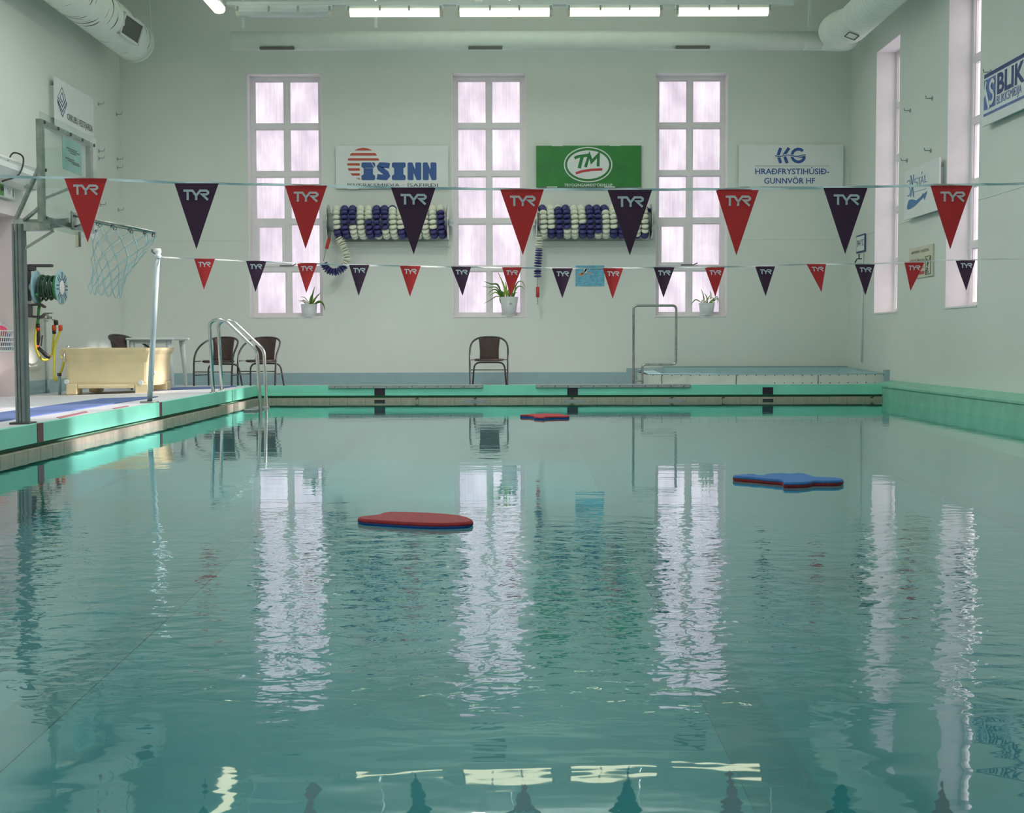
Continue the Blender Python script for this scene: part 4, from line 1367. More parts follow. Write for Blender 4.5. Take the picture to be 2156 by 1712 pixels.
# notice behind the glass
np0, np1 = atX(131, 291, BX - .002), atX(172, 363, BX - .002)
nt_ = MB()
ya, yb = np0.y, np1.y
za, zb = atX(150, 294, BX).z, atX(150, 362, BX).z
nt_.box((BX - .004, ya, zb), (BX - .001, yb, za))
pn_ = nt_.build('notice', PAPER, t, label='teal paper notice')
mb = MB()
for fr_, w0, w1 in ((.30, .2, .75), (.36, .3, .9), (.42, .4, .7), (.62, .15, .6), (.68, .25, .85), (.73, .5, .9)):
    zz = za + (zb - za) * fr_
    mb.box((BX - .0005, ya + (yb - ya) * w0, zz - .004), (BX + .0, ya + (yb - ya) * w1, zz + .004))
mb.build('scribbled_lines', INKGREY, pn_)
# rim, bracket, net
rz = atX(146, 462, BX).z
MB().bbox((BX + .012, ym - .045, rz - .075), (BX + .035, ym + .035, rz + .06), .01, 2).build('rim_bracket', STEELD, t)
tilt = math.radians(10.5)
ax = V((math.cos(tilt), 0, -math.sin(tilt)))
up = V((math.sin(tilt), 0, math.cos(tilt)))
Rr = .225
rcn = V((BX + .02, ym, rz + .015)) + ax * (.13 + Rr)
ring = [rcn + ax * (Rr * math.cos(a)) + V((0, 1, 0)) * (Rr * math.sin(a)) for a in [2 * PI * k / 40 for k in range(40)]]
mb = MB().tube(ring, .009, 8, closed=True)
mb.tube([V((BX + .03, ym - .03, rz + .03)), rcn - ax * (Rr * .93) + V((0, -Rr * .36, 0))], .008, 6)
mb.tube([V((BX + .03, ym + .02, rz + .03)), rcn - ax * (Rr * .93) + V((0, Rr * .36, 0))], .008, 6)
mb.tube([V((BX + .03, ym, rz - .05)), rcn - ax * (Rr * .98)], .008, 6)
rim = mb.build('rim', STEELD, t)
mb = MB()
NN = 12
for k in range(NN):
    a = 2 * PI * k / NN
    c = rcn + ax * (Rr * math.cos(a)) + V((0, Rr * math.sin(a), 0)) - up * .018
    mb.tube([c + V((.012 * math.cos(b), .006 * math.sin(b), .012 * math.sin(b))) for b in [0, 1, 2, 3, 4, 5, 6]], .003, 4)
mb.build('net_hook', BLACK, rim)
mb = MB()
def netp(k, row):
    a = 2 * PI * (k + .5 * (row % 2)) / NN
    tt = row / 7
    r_ = Rr * (1 - .56 * min(1, tt * 1.25) + .03 * tt)
    cz = rcn - up * (.02 + .43 * tt) + V((-.06 * tt + .01, 0, 0))
    w = .012 * math.sin(k * 2.3 + row)
    return cz + V((1, 0, -math.sin(tilt) * (1 - tt * .1))) * ((r_ + w) * math.cos(a)) + V((0, (r_ + w) * math.sin(a), 0))
for row in range(7):
    for k in range(NN):
        a = netp(k, row)
        for j in ((k, k - 1) if row % 2 == 0 else (k, k + 1)):
            b = netp(j, row + 1)
            m_ = (a + b) / 2 + V((0, 0, -.006))
            mb.tube([a, m_, b], .0024, 4, caps=False)
        if row: mb.ball(a, .0055, seg=5, rings=4)
for k in range(NN):
    a, b = netp(k, 7), netp(k + 1, 7)
    mb.tube(catmull([a, (a + b) / 2 + V((0, 0, -.05)), b], 5), .0024, 4, caps=False)
mb.build('net', NETM, t, label='pale blue cord net')

# ------------------------------------------------------------------ left wall: heater, exit sign, thermometer, cable
hx1 = atX(78, 370, XL + .2).y
hz1, hz0 = atX(78, 362, XL + .2).z, atX(40, 393, XL + .2).z
t = thing('air_curtain', 'white rounded air heater mounted over the door in the left wall', 'heater', (XL, 14.4, hz0))
prof = [(0, hz1), (.22, hz1), (.29, hz1 - .04), (.30, hz1 - .10), (.22, hz0 + .03), (.1, hz0), (0, hz0 + .02)]
MB().prism([(XL + a, 13.4, z) for a, z in prof], (0, hx1 - 13.4, 0)).build('casing', PLASTW, t)
MB().tube([(XL + .26, 13.4, hz1 + .01), (XL + .26, hx1, hz1 + .01)], .018, 8).build('top_pipe', WHITE, t)
MB().box((XL + .2, hx1 - .42, hz0 - .0), (XL + .29, hx1 - .24, hz0 + .05)).build('control_box', GREYBAR, t)
MB().tube(catmull([V((XL + .05, 14.95, hz1 + .05)), V((XL + .2, 14.75, hz1 + .12)), V((XL + .32, 14.72, hz1 + .06)), V((XL + .31, 14.6, hz0 + .1)), V((XL + .2, 14.4, hz0 + .0))], 6), .01, 6).build('power_cable', BLACK, t)
p0, p1 = atX(31, 394, XL + .08), atX(-30, 420, XL + .08)
t = thing('exit_sign', 'small white and green exit sign under the heater on the left wall', 'sign', (XL, (p0.y + p1.y) / 2, atX(30, 421, XL + .08).z))
z0, z1 = atX(30, 421, XL + .08).z, atX(30, 394, XL + .08).z
MB().bbox((XL, p1.y, z0), (XL + .08, p0.y, z1), .006, 1).build('casing', PLASTW, t)
yg0, yg1 = atX(-28, 405, XL + .08).y, atX(8, 405, XL + .08).y
MB().box((XL + .08, yg0, z0 + .012), (XL + .083, yg1, z1 - .012)).build('green_panel', EXITG, t)
mb = MB()
fe = lambda a, b: V((XL + .086, yg0 + (p0.y - yg0) * a, z0 + (z1 - z0) * b))
mb.face([fe(a, b) for a, b in ellipse(.53, .58, .055, .17, 16)])
mb.build('pictogram', BLACK, t)
mb = MB()
stroke(mb, [(.93, .2), (.93, .8)], .02, fe); stroke(mb, [(.72, .75), (.78, .25), (.82, .7)], .012, fe)
mb.build('panel_lines', INKGREY, t)
p = atX(168, 504, XL + .03)
t = thing('thermometer', 'narrow dark wall thermometer on the left wall under the backboard', 'thermometer', (XL, p.y, p.z - .1))
MB().box((XL, p.y - .09, p.z - .1), (XL + .02, p.y + .02, p.z + .1)).build('backing', CREAMB, t)
MB().box((XL + .02, p.y - .02, p.z - .1), (XL + .04, p.y + .02, p.z + .1)).build('scale', VENT, t)
# laundry-style basket with toys
t = thing('wire_basket', 'white plastic basket hung on the left wall behind the ribbed post', 'basket', (XL + .2, 14.75, .66))
bx0, bx1, yb0, yb1 = XL + .06, XL + .34, 13.75, 14.55
zb0, zb1 = atY(20, 739, 14.4).z, atY(20, 697, 14.4).z
mb = MB()
def loop(z, k):
    return [V((bx0 + k, yb0 + k, z)), V((bx1 - k, yb0 + k, z)), V((bx1 - k, yb1 - k, z)), V((bx0 + k, yb1 - k, z))]
for i, zz in enumerate((zb0, zb0 + .05, zb0 + .1, zb0 + .15, zb1)):
    k = .05 * (1 - (zz - zb0) / (zb1 - zb0))
    L = loop(zz, k)
    for a, b in zip(L, L[1:] + L[:1]): mb.bar(a, b, .012 if i < 4 else .02, .012)
for j in range(13):
    for side in range(4):
        A, B = loop(zb0, .05), loop(zb1, 0)
        f_ = (j + .5) / 13
        mb.bar(A[side].lerp(A[(side + 1) % 4], f_), B[side].lerp(B[(side + 1) % 4], f_), .012, .008)
mb.box((bx0 + .05, yb0 + .05, zb0), (bx1 - .05, yb1 - .05, zb0 + .008))
mb.build('lattice', PLASTW, t)
mb = MB()
mb.tube([(XL, 14.8, zb1 + .12), (bx0, yb1, zb1)], .008, 6).tube([(XL, 13.95, zb1 + .12), (bx0, yb0, zb1)], .008, 6)
mb.tube([(XL, 14.8, zb1 + .12), (bx1, yb1, zb1 - .03)], .008, 6)
mb.build('hanging_bracket', PLASTW, t)
mb = MB().lathe([(0, .0), (.10, .0), (.115, .03), (.13, .24), (.12, .25), (.0, .25)], (bx1 - .16, yb0 + .22, zb0 + .01), (0, 0, 1), 18)
single(mb, 'toy_bucket', ORANGE, 'orange-red toy standing in the white wall basket', 'toy')
mb = MB().ball((bx1 - .14, yb0 + .46, zb0 + .22), .09, (1, 1.1, .7))
single(mb, 'toy_ball', PINK, 'pink toy lying on top in the white wall basket', 'toy')
mb = MB().bbox((bx1 - .2, yb1 - .22, zb0 + .012), (bx1 - .1, yb1 - .09, zb0 + .2), .02, 2)
single(mb, 'toy_box', INKFADE, 'bluish box in the white wall basket beside the orange toy', 'toy')

# ------------------------------------------------------------------ hose reel, tap, hoses
rcx = atX(76, 600, XL)
RY, RZ = rcx.y, atX(110, 606, XL + .3).z
RY = atX(128, 608, XL + .42).y
t = thing('hose_reel', 'blue hose reel wound with dark green hose on the left wall', 'hose reel', (XL, RY, RZ - .24))
x0, x1 = XL + .13, XL + .42
RD = .205
for xx, nm in ((x0, 'inner_flange'), (x1, 'outer_flange')):
    fl_ = MB().lathe([(0, -.006), (RD * .95, -.006), (RD, 0), (RD, .012), (RD * .95, .016), (0, .016)], (xx, RY, RZ), (1, 0, 0), 32).build(nm, REELB, t)
    if xx == x1:
        sl = MB()
        for k in range(8):
            a = 2 * PI * k / 8
            d = V((0, math.cos(a), math.sin(a))); e = V((0, -math.sin(a), math.cos(a)))
            for s in (-1, 1):
                c = V((xx + .0165, RY, RZ)) + e * (.022 * s)
                sl.prism([c + d * .10 - e * .007, c + d * .19 - e * .007, c + d * .19 + e * .007, c + d * .10 + e * .007], (.002, 0, 0))
        for k in range(16):
            a = 2 * PI * k / 16
            sl.ball((xx + .017, RY + .095 * math.cos(a), RZ + .095 * math.sin(a)), .006, seg=6, rings=4)
        sl.build('slots', INKGREY, fl_)
        MB().lathe([(0, .02), (.075, .02), (.085, .014)], (xx, RY, RZ), (1, 0, 0), 20).build('hub', WHITE, fl_)
MB().cyl((XL + .03, RY, RZ), (x1, RY, RZ), .05, 14).build('axle', PLASTW, t)
mb = MB()
mb.bbox((XL, RY - .06, RZ - .16), (XL + .05, RY + .06, RZ + .28), .01, 1)
mb.bbox((XL + .05, RY - .04, RZ + .2), (XL + .12, RY + .04, RZ + .28), .006, 1)
mb.build('wall_bracket', DGREY, t)
MB().bbox((XL + .12, RY - .03, RZ + .245), (XL + .33, RY + .03, RZ + .28), .005, 1).build('guide_bar', DGREY, t)
mb = MB()
path = []
turns = 11
for i in range(turns * 16 + 1):
    a = 2 * PI * i / 16
    f_ = i / (turns * 16)
    xx = x0 + .035 + (x1 - x0 - .07) * (abs((f_ * 3) % 2 - 1))
    r_ = .085 + .07 * f_ + .006 * math.sin(a * 3.1)
    path.append(V((xx, RY + r_ * math.cos(a), RZ + r_ * math.sin(a))))
mb.tube(path, .0135, 7)
mb.build('green_hose', HOSEG, t)
MB().lathe([(.09, 0), (.15, 0), (.15, .035), (.09, .035)], (x1 - .05, RY, RZ), (1, 0, 0), 24).build('bright_green_coil', HOSEL, t)
# hose end hanging with spray gun
p1 = atX(84, 640, XL + .17); p2 = atX(80, 685, XL + .15)
pth = catmull([V((x0 + .05, RY - .14, RZ - .08)), V((XL + .17, p1.y, p1.z + .04)), V((XL + .16, p1.y - .02, p1.z - .08)), V((XL + .15, p2.y, p2.z))], 6)
MB().tube(pth, .016, 8).build('hanging_hose', HOSEL, t)
g0 = pth[-1]
gt = thing('spray_gun', 'black and orange spray gun hanging from the green hose', 'spray gun', g0 + V((0, 0, -.3)))
MB().cyl(g0 + V((0, 0, .02)), g0 + V((0, 0, -.05)), .022, 12).build('grip_top', BLACK, gt)
MB().cyl(g0 + V((0, 0, -.03)), g0 + V((0, 0, -.07)), .026, 12).build('collar', ORANGE, gt, label='orange collar')
MB().tube([g0 + V((0, 0, -.06)), g0 + V((.005, 0, -.15)), g0 + V((-.01, 0, -.25))], [.024, .022, .018], 10).build('handle', BLACK, gt)
MB().bar(g0 + V((.05, 0, -.12)), g0 + V((.03, 0, -.25)), .014, .014).build('trigger', DGREY, gt)
MB().ball(g0 + V((-.015, -.01, -.26)), .03).build('joint', ORANGE, gt, label='orange joint')
MB().tube([g0 + V((-.01, -.01, -.26)), g0 + V((.09, .0, -.36)), g0 + V((.13, .02, -.39))], [.022, .026, .02], 10).build('nozzle', BLACK, gt)
# square pipe clamp next to the post
p = atX(78, 655, XL + .1)
t = thing('hose_holder', 'dark grey square hose holder on the wall beside the ribbed post', 'holder', (XL, p.y, p.z - .08))
q0 = atX(62, 655, XL + .08)
MB().bbox((XL, q0.y - .14, p.z - .08), (XL + .10, q0.y + .06, p.z + .08), .008, 1).build('backplate', DGREY, t)
cpts = [(0, -.07), (.10, -.075), (.15, -.04), (.15, .04), (.10, .075), (0, .07)]
mb = MB()
for a, b in zip(cpts, cpts[1:]):
    mb.bar((XL + .1 + a[0], q0.y + .05, p.z + a[1]), (XL + .1 + b[0], q0.y + .05, p.z + b[1]), .06, .026)
mb.build('clamp', DGREY, t)
# tap with splitter
p = atX(104, 669, XL + .12)
t = thing('wall_tap', 'small steel wall tap with orange hose connectors below the hose reel', 'tap', (XL, p.y, p.z - .1))
MB().cyl((XL, p.y, p.z), (XL + .1, p.y, p.z), .016, 10).tube([(XL + .1, p.y, p.z), (XL + .15, p.y, p.z + .0), (XL + .19, p.y, p.z - .04)], .018, 10).cyl((XL + .1, p.y, p.z), (XL + .1, p.y, p.z + .05), .014, 8).bar((XL + .06, p.y, p.z + .055), (XL + .16, p.y, p.z + .055), .03, .014).build('spout', STEEL, t)
sp = V((XL + .2, p.y, p.z - .06))
MB().lathe([(0, .03), (.022, .03), (.028, 0), (.024, -.03), (.0, -.03)], sp, (0, 0, 1), 12).build('splitter', BLACK, t)
for dx in (-.025, .055):
    MB().lathe([(0, .02), (.022, .02), (.026, -.01), (.024, -.05), (0, -.05)], sp + V((dx, 0, -.05)), (0, 0, 1), 12).build('connector', ORANGE, t, label='orange connector')
MB().lathe([(0, .0), (.022, 0), (.022, -.04), (0, -.04)], sp + V((-.025, 0, -.1)), (0, 0, 1), 12).build('lower_connector', BLACK, t)
h1, h2 = sp + V((-.025, 0, -.13)), sp + V((.055, 0, -.09))
lo = lambda x, y, d=.16: atX(x, y, XL + d)
mb = MB().tube(catmull([h1, lo(111, 730), lo(110, 745), lo(103, 755), lo(92, 758), lo(82, 750), lo(75, 730), lo(75, 700, .13), lo(80, 670, .12), lo(85, 640, .1)], 6), .0145, 8)
single(mb, 'yellow_hose', HOSEY, 'yellow hose looping from the tap up to the blue reel', 'hose', h1)
mb = MB().tube(catmull([h2, lo(116, 730, .2), lo(114, 770, .22), lo(114, 795, .24), lo(117, 801, .28), lo(120, 798, .3), lo(125, 790, .32), lo(131, 775, .36), lo(136, 752, .42), V((-5.18, 14.93, .60))], 6), .0155, 8)
single(mb, 'yellow_hose', HOSEY, 'yellow hose running from the tap down to the beige tub', 'hose', h2)
# two white pipes up the wall
for i, (xa, ya, xb, yb, lab) in enumerate(((90, 672, 103, 836, 'white vertical pipe on the left wall below the hose holder'), (125, 788, 126, 835, 'short pale blue pipe standing at the wall beside the beige tub'))):
    b_ = atZ(xb, yb, ZFL + .005)
    zt = atX(xa, ya, XL + .03).z if i == 0 else atY(xa, ya, b_.y).z
    xx = XL + .03 if i == 0 else b_.x
    yy = atX(100, 760, XL + .03).y if i == 0 else b_.y
    t = thing('wall_pipe', lab, 'pipe', (xx, yy, ZFL))
    MB().cyl((xx, yy, ZFL), (xx, yy, zt), .019, 10).build('riser', PLASTW if i == 0 else SKIRT, t)
    MB().cyl((xx, yy, zt - .02), (xx, yy, zt + .015), .025, 10).build('collar', DGREY if i else PLASTW, t)
    if i == 0: MB().cyl((xx, yy, ZFL), (xx, yy, .31), .022, 10).build('painted_foot', SKIRT, t)

# ------------------------------------------------------------------ beige tub
TY0 = 14.96
tx0, tx1 = atY(137, 800, TY0).x, atY(313, 800, TY0).x
TY1 = TY0 + 1.0
tzf = deck_z((tx0 + tx1) / 2, TY0)
tz1 = atY(240, 733, TY0).z
t = thing('insulated_tub', 'beige plastic tub with pallet feet beside the hose reel', 'tub', ((tx0 + tx1) / 2, (TY0 + TY1) / 2, tzf))
zb = tzf + .10
mb = MB()
def ringz(z, g, r=.05):
    x0, x1, y0, y1 = tx0 - g, tx1 + g, TY0 - g, TY1 + g
    pts = []
    for cx, cy, a0 in ((x1 - r, y0 + r, -90), (x1 - r, y1 - r, 0), (x0 + r, y1 - r, 90), (x0 + r, y0 + r, 180)):
        for k in range(4):
            a = math.radians(a0 + 30 * k)
            pts.append(V((cx + r * math.cos(a), cy + r * math.sin(a), z)))
    return pts
rings = [ringz(zb, -.02), ringz(zb + .05, -.005), ringz(tz1 - .16, .0), ringz(tz1 - .08, .012), ringz(tz1 - .03, .04), ringz(tz1, .045), ringz(tz1, -.03), ringz(tz1 - .1, -.045), ringz(zb + .07, -.06)]
n_ = len(rings[0])
vs_ = [p for r in rings for p in r]
fs_ = [(i * n_ + k, i * n_ + (k + 1) % n_, (i + 1) * n_ + (k + 1) % n_, (i + 1) * n_ + k) for i in range(len(rings) - 1) for k in range(n_)]
fs_ += [tuple(reversed(range(n_))), tuple(range((len(rings) - 1) * n_, len(rings) * n_))]
mb.add(vs_, fs_)
mb.build('shell', TUBM, t)
for (a, b) in ((tx0, tx0 + .14), (tx1 - .17, tx1)):
    for (c, d) in ((TY0, TY0 + .2), (TY1 - .2, TY1)):
        MB().bbox((a + .005, c + .005, tzf), (b - .005, d - .005, zb + .03), .012, 1).build('foot', TUBM, t)
MB().bbox((tx0 + .14, TY0 + .004, zb - .025), (tx1 - .17, TY0 + .05, zb + .02), .01, 1).build('front_skirt', TUBM, t)
for px, py in ((140, 804), (296, 806)):
    p = atY(px, py, TY0)
    MB().cyl((p.x, TY0 - .008, p.z), (p.x, TY0 + .01, p.z), .027, 16).build('plug', PLASTW, t, label='white round plug')
mb = MB()
mb.cyl((tx1 - .015, TY0 + .25, zb + .15), (tx1 + .012, TY0 + .25, zb + .15), .025, 12)
mb.build('side_plug', PLASTW, t)
for px in (133, 305):
    p = atY(px, 744, TY0)
    MB().prism([(p.x - .04, TY0 - .03, tz1 - .03), (p.x + .06, TY0 - .03, tz1 - .03), (p.x + .02, TY0 - .002, tz1 - .16), (p.x - .005, TY0 - .002, tz1 - .16)], (0, .03, 0)).build('lug', TUBM, t)
p = atY(143, 731, TY0 + .1)
MB().ball((p.x, TY0 + .1, tz1 + .015), .018).build('rim_valve', STEEL, t)
p = atY(137.5, 748, TY0)
MB().cyl((p.x, TY0 - .05, p.z + .02), (p.x, TY0 - .05, p.z - .05), .013, 8).build('hose_fitting', STEEL, t)

# ------------------------------------------------------------------ table and chairs
tl = atY(282, 712, 17.3); tr_ = atY(382, 712, 17.3)
fz = deck_z(-4.4, 17.3)
t = thing('plastic_table', 'white plastic garden table in the far left corner behind the tub', 'table', ((tl.x + tr_.x) / 2, 17.3, fz))
tz = atY(340, 711, 16.9).z
MB().bbox((tl.x, 16.9, tz - .035), (tr_.x, 17.75, tz), .015, 2).build('tabletop', PLASTW, t)
for sx in (0, 1):
    for yy in (16.98, 17.66):
        xx = tl.x + .07 if sx == 0 else tr_.x - .09
        o_x = -.03 if sx == 0 else .05
        MB().tube([(xx, yy, tz - .035), (xx + o_x * .6, yy, (tz + fz) / 2), (xx + o_x, yy, fz)], [.04, .032, .022], 8).build('leg', PLASTW, t)
MB().box((tl.x + .06, 16.95, tz - .08), (tr_.x - .06, 16.97, tz - .035)).build('apron', PLASTW, t)

def make_chair():
    t = thing('wicker_chair', '', 'chair', (0, 0, 0), 'brown wicker armchairs by the far wall')
    sd = [(-.262, -.24, 0), (-.268, -.22, .30), (-.270, -.17, .47), (-.262, -.02, .585), (-.225, .13, .655), (-.14, .215, .70), (0, .245, .712)]
    hoop = catmull(sd + [(-x, y, z) for x, y, z in sd[-2::-1]], 5)
    MB().tube(hoop, .0135, 8).build('arm_hoop', CHAIRF, t)
    inner = bend([(-.245, .25, 0), (-.215, .17, .345), (.215, .17, .345), (.245, .25, 0)], .09, 5)
    MB().tube(inner, .0125, 8).build('rear_legs', CHAIRF, t)
    mb = MB()
    mb.tube([(-.268, -.22, .245), (.268, -.22, .245)], .008, 6).tube([(-.268, -.2, .385), (-.19, -.16, .39)], .007, 6).tube([(.268, -.2, .385), (.19, -.16, .39)], .007, 6)
    mb.tube([(-.268, -.22, .2), (-.235, .21, .2)], .008, 6).tube([(.268, -.22, .2), (.235, .21, .2)], .008, 6)
    mb.build('stretcher', CHAIRF, t)
    mb = MB().lathe([(0, .0), (.19, .0), (.215, .012), (.218, .024), (.2, .036), (.1, .03), (0, .026)], (0, -.02, .365), (0, 0, 1), 24)
    mb.build('seat', WICKER, t)
    vs_, fs_ = [], []
    R_, C_ = 8, 9
    for lay in (0, 1):
        for r in range(R_ + 1):
            k = r / R_
            z = .385 + (.705 - .385) * k
            hw = .128 + .028 * k ** 1.6 + .012 * (1 - k) ** 3
            for c in range(C_ + 1):
                s = c / C_ * 2 - 1
                yy = .175 + .065 * k ** .8 - .045 * s * s + lay * .014
                vs_.append((hw * s, yy, z + (.006 * (1 - s * s) if r == R_ else 0)))
    n1 = (R_ + 1) * (C_ + 1)
    for lay in (0, 1):
        for r in range(R_):
            for c in range(C_):
                i = lay * n1 + r * (C_ + 1) + c
                fs_.append((i, i + 1, i + C_ + 2, i + C_ + 1))
    for r in range(R_):
        for c in (0, C_):
            i = r * (C_ + 1) + c
            fs_.append((i, i + C_ + 1, i + C_ + 1 + n1, i + n1))
    for c in range(C_):
        for r in (0, R_):
            i = r * (C_ + 1) + c
            fs_.append((i, i + 1, i + 1 + n1, i + n1))
    mb = MB(); mb.add(vs_, fs_, True)
    mb.build('backrest', WICKER, t)
    return t
ch0 = make_chair()
chairs = [(1030, 18.45, 0.0, 'brown wicker armchair standing alone under the middle window'),
          (461, 17.55, -.14, 'brown wicker armchair seen through the steel ladder rails, left of its pair'),
          (551, 17.95, -.12, 'brown wicker armchair right of its pair, behind the sloping ladder rails'),
          (275, 16.75, 1.15, 'brown wicker armchair turned sideways behind the beige tub')]
for i, (px, y, rz_, lab) in enumerate(chairs):
    c = ch0 if i == 0 else copy_tree(ch0)
    x = atY(px, 780, y).x
    c.location = (x, y, deck_z(x, y))
    c.rotation_euler = (0, 0, rz_)
    c['label'] = lab
# blue mats
for (xa, xb, ya, yb, lab) in ((-4.25, -3.66, 8.8, 13.4, 'long blue-grey mat along the left pool deck beside the ribbed post'),
                              (-4.35, -3.5, 15.75, 16.85, 'bright blue mat on the deck in front of the paired wicker chairs')):
    mb = MB()
    n_ = 10
    for i in range(n_):
        y0, y1 = ya + (yb - ya) * i / n_, ya + (yb - ya) * (i + 1) / n_
        P = [V((x, y, deck_z(x, y) + .012)) for x, y in ((xa, y0), (xb, y0), (xb, y1), (xa, y1))]
        mb.prism(P, (0, 0, -.012))
    single(mb, 'floor_mat', MATB, lab, 'mat')

# ------------------------------------------------------------------ pool ladder on the left
ly0, ly1 = 14.25, 15.0
t = thing('pool_ladder', 'stainless pool ladder with two sloping handrails at the left edge', 'ladder', (PXL, (ly0 + ly1) / 2, ZCOP))
for i, yy in enumerate((ly0, ly1)):
    k = F_PX / yy
    g = [(449, 823), (440.5, 676), (472, 672), (541, 738), (549, 858)] if i == 0 else [(467, 819), (459.5, 678), (488, 673), (556, 737), (561, 850)]
    P = [atY(x, y, yy) for x, y in g]
    P[0].z = deck_z(P[0].x, yy); 
    P[-1].z = -.02
    P.append(V((P[-1].x, yy, pool_z(yy) + .005)))
    MB().tube(bend(P, .07, 5), .0205, 12).build('handrail', STEEL, t)
    MB().cyl((P[0].x, yy, P[0].z), (P[0].x, yy, P[0].z + .012), .04, 14).build('flange', STEEL, t)
    lxp = P[-1].x
MB().bbox((lxp - .11, ly0 - .02, -.03), (lxp + .03, ly1 + .03, .022), .006, 1).build('step', ALU, t)
for zz in (-.15,):
    MB().bbox((lxp - .07, ly0 + .02, zz - .015), (lxp + .04, ly1 - .02, zz + .015), .005, 1).build('tread', GREYBAR, t)

# ------------------------------------------------------------------ step rail and hot tub on the far right
RYy = 17.15
g = [(1333.5, 812), (1334, 643.5), (1424, 643.5), (1423, 767.5), (1352, 767.5), (1353, 812)]
P = [atY(x, y, RYy) for x, y in g]
P[0].z = P[-1].z = deck_z(1.6, RYy)
t = thing('step_rail', 'stainless tube handrail loop standing left of the hot tub', 'handrail', (P[0].x, RYy, P[0].z))
MB().tube(bend(P, .055, 5), .0165, 12).build('tube_loop', STEELD, t)
for y in (781, 802.5):
    a, b = atY(1334, y, RYy), atY(1352.5, y, RYy)
    MB().cyl(a, b, .009, 8).build('rung', STEELD, t)

SY = 17.3
sxa, sxb = atY(1367, 800, SY).x, XR
sz = deck_z(3, SY)
sz1 = atY(1500, 788, SY).z
t = thing('hot_tub', 'low white panelled hot tub with blue rim in the far right corner', 'hot tub', ((sxa + sxb) / 2, 18.4, sz))
fr_pts = []
nP = 24
for i in range(nP + 1):
    s = i / nP
    x = sxa + (sxb - .02 - sxa) * s
    yb_ = SY + .12 * (2 * s - 1) ** 2 - (.0 if s > .04 else 0)
    fr_pts.append((x, yb_))
body = [(x, y) for x, y in fr_pts] + [(sxb - .002, 19.4), (sxa + .25, 19.4), (sxa, 18.9)]
mb = MB()
nb = len(body)
rim_h = sz1
outer = [V((x, y, 0)) for x, y in body]
cen = V((sum(p.x for p in outer) / nb, sum(p.y for p in outer) / nb, 0))
def sc_(k, z): return [V((cen.x + (p.x - cen.x) * k, cen.y + (p.y - cen.y) * k, z)) for p in outer]
L = [sc_(1, sz), sc_(1, rim_h - .01)]
vs_ = L[0] + L[1]
mb.add(vs_, [(k, (k + 1) % nb, (k + 1) % nb + nb, k + nb) for k in range(nb)])
mb.build('side_panels', SPAP, t)
mb = MB()
# rim rises slightly to the back
def rimz(p, z): return z + .05 * max(0, (p.y - SY) / 2.2)
R0 = [V((p.x, p.y, rimz(p, rim_h - .012))) for p in sc_(1.0, 0)]
R1 = [V((p.x, p.y, rimz(p, rim_h))) for p in sc_(1.0, 0)]
R2_ = [V((p.x, p.y, rimz(p, rim_h + .004))) for p in sc_(.88, 0)]
R3 = [V((p.x, p.y, rimz(p, rim_h - .10))) for p in sc_(.82, 0)]
vs_ = R0 + R1 + R2_ + R3
mb.add(vs_, [(j * nb + k, j * nb + (k + 1) % nb, (j + 1) * nb + (k + 1) % nb, (j + 1) * nb + k) for j in range(3) for k in range(nb)])
mb.face(R3)
mb.build('rim', SPAB, t)
mb = MB()
for s in (.055, .36, .70):
    x = sxa + (sxb - sxa) * s
    y = SY + .12 * (2 * s - 1) ** 2 - .004
    mb.box((x - .004, y - .002, sz), (x + .004, y + .006, rim_h - .015))
mb.build('panel_joint', DGREY, t)
mb = MB()
for i in range(26):
    s = (i + .5) / 26
    x = sxa + (sxb - sxa) * s
    y = SY + .12 * (2 * s - 1) ** 2 - .003
    mb.cyl((x, y - .004, rim_h - .018), (x, y + .004, rim_h - .018), .007, 6)
    if i > 12: mb.cyl((x, y - .004, sz + .07), (x, y + .004, sz + .07), .007, 6)
mb.build('screw_heads', DGREY, t)
MB().box((sxb - .06, SY + .06, sz), (sxb - .002, SY + .16, rim_h + .05)).build('end_post', SPAB, t)
# blue painted backing on the wall behind the tub
MB().box((2.3, YF - .006, ZFL), (XR, YF, .385)).build('trim_4', SPAB, kind='structure')
MB().box((1.75, YF - .004, ZFL), (2.3, YF, .36)).build('trim_5', SKIRT, kind='structure')

# ------------------------------------------------------------------ lane rope reels
flm = MB().lathe([(0, -.026), (.030, -.030), (.050, -.021), (.0595, -.006), (.0595, .006), (.050, .021), (.030, .030), (0, .026)], (0, 0, 0), (0, 0, 1), 10)
fl_w = flm.build('float_model', FLOATW, recalc=True)
fl_b = flm.build('float_model', FLOATB, recalc=True)
fmesh = {'W': fl_w.data, 'B': fl_b.data}
fmesh['W'].name = 'white_float'; fmesh['B'].name = 'blue_float'
bpy.data.objects.remove(fl_w); bpy.data.objects.remove(fl_b)
def put_float(parent, pos, axis, col, thin=1.0):
    o = bpy.data.objects.new('float', fmesh[col])
    COL.objects.link(o)
    o.parent = parent
    o.location = V(pos) - parent.location
    o.rotation_mode = 'QUATERNION'
    o.rotation_quaternion = V(axis).to_track_quat('Z', 'X')
    o.scale = (1, 1, thin)
    o['label'] = 'white float' if col == 'W' else 'navy blue float'
    return o
RYc = YF - .30
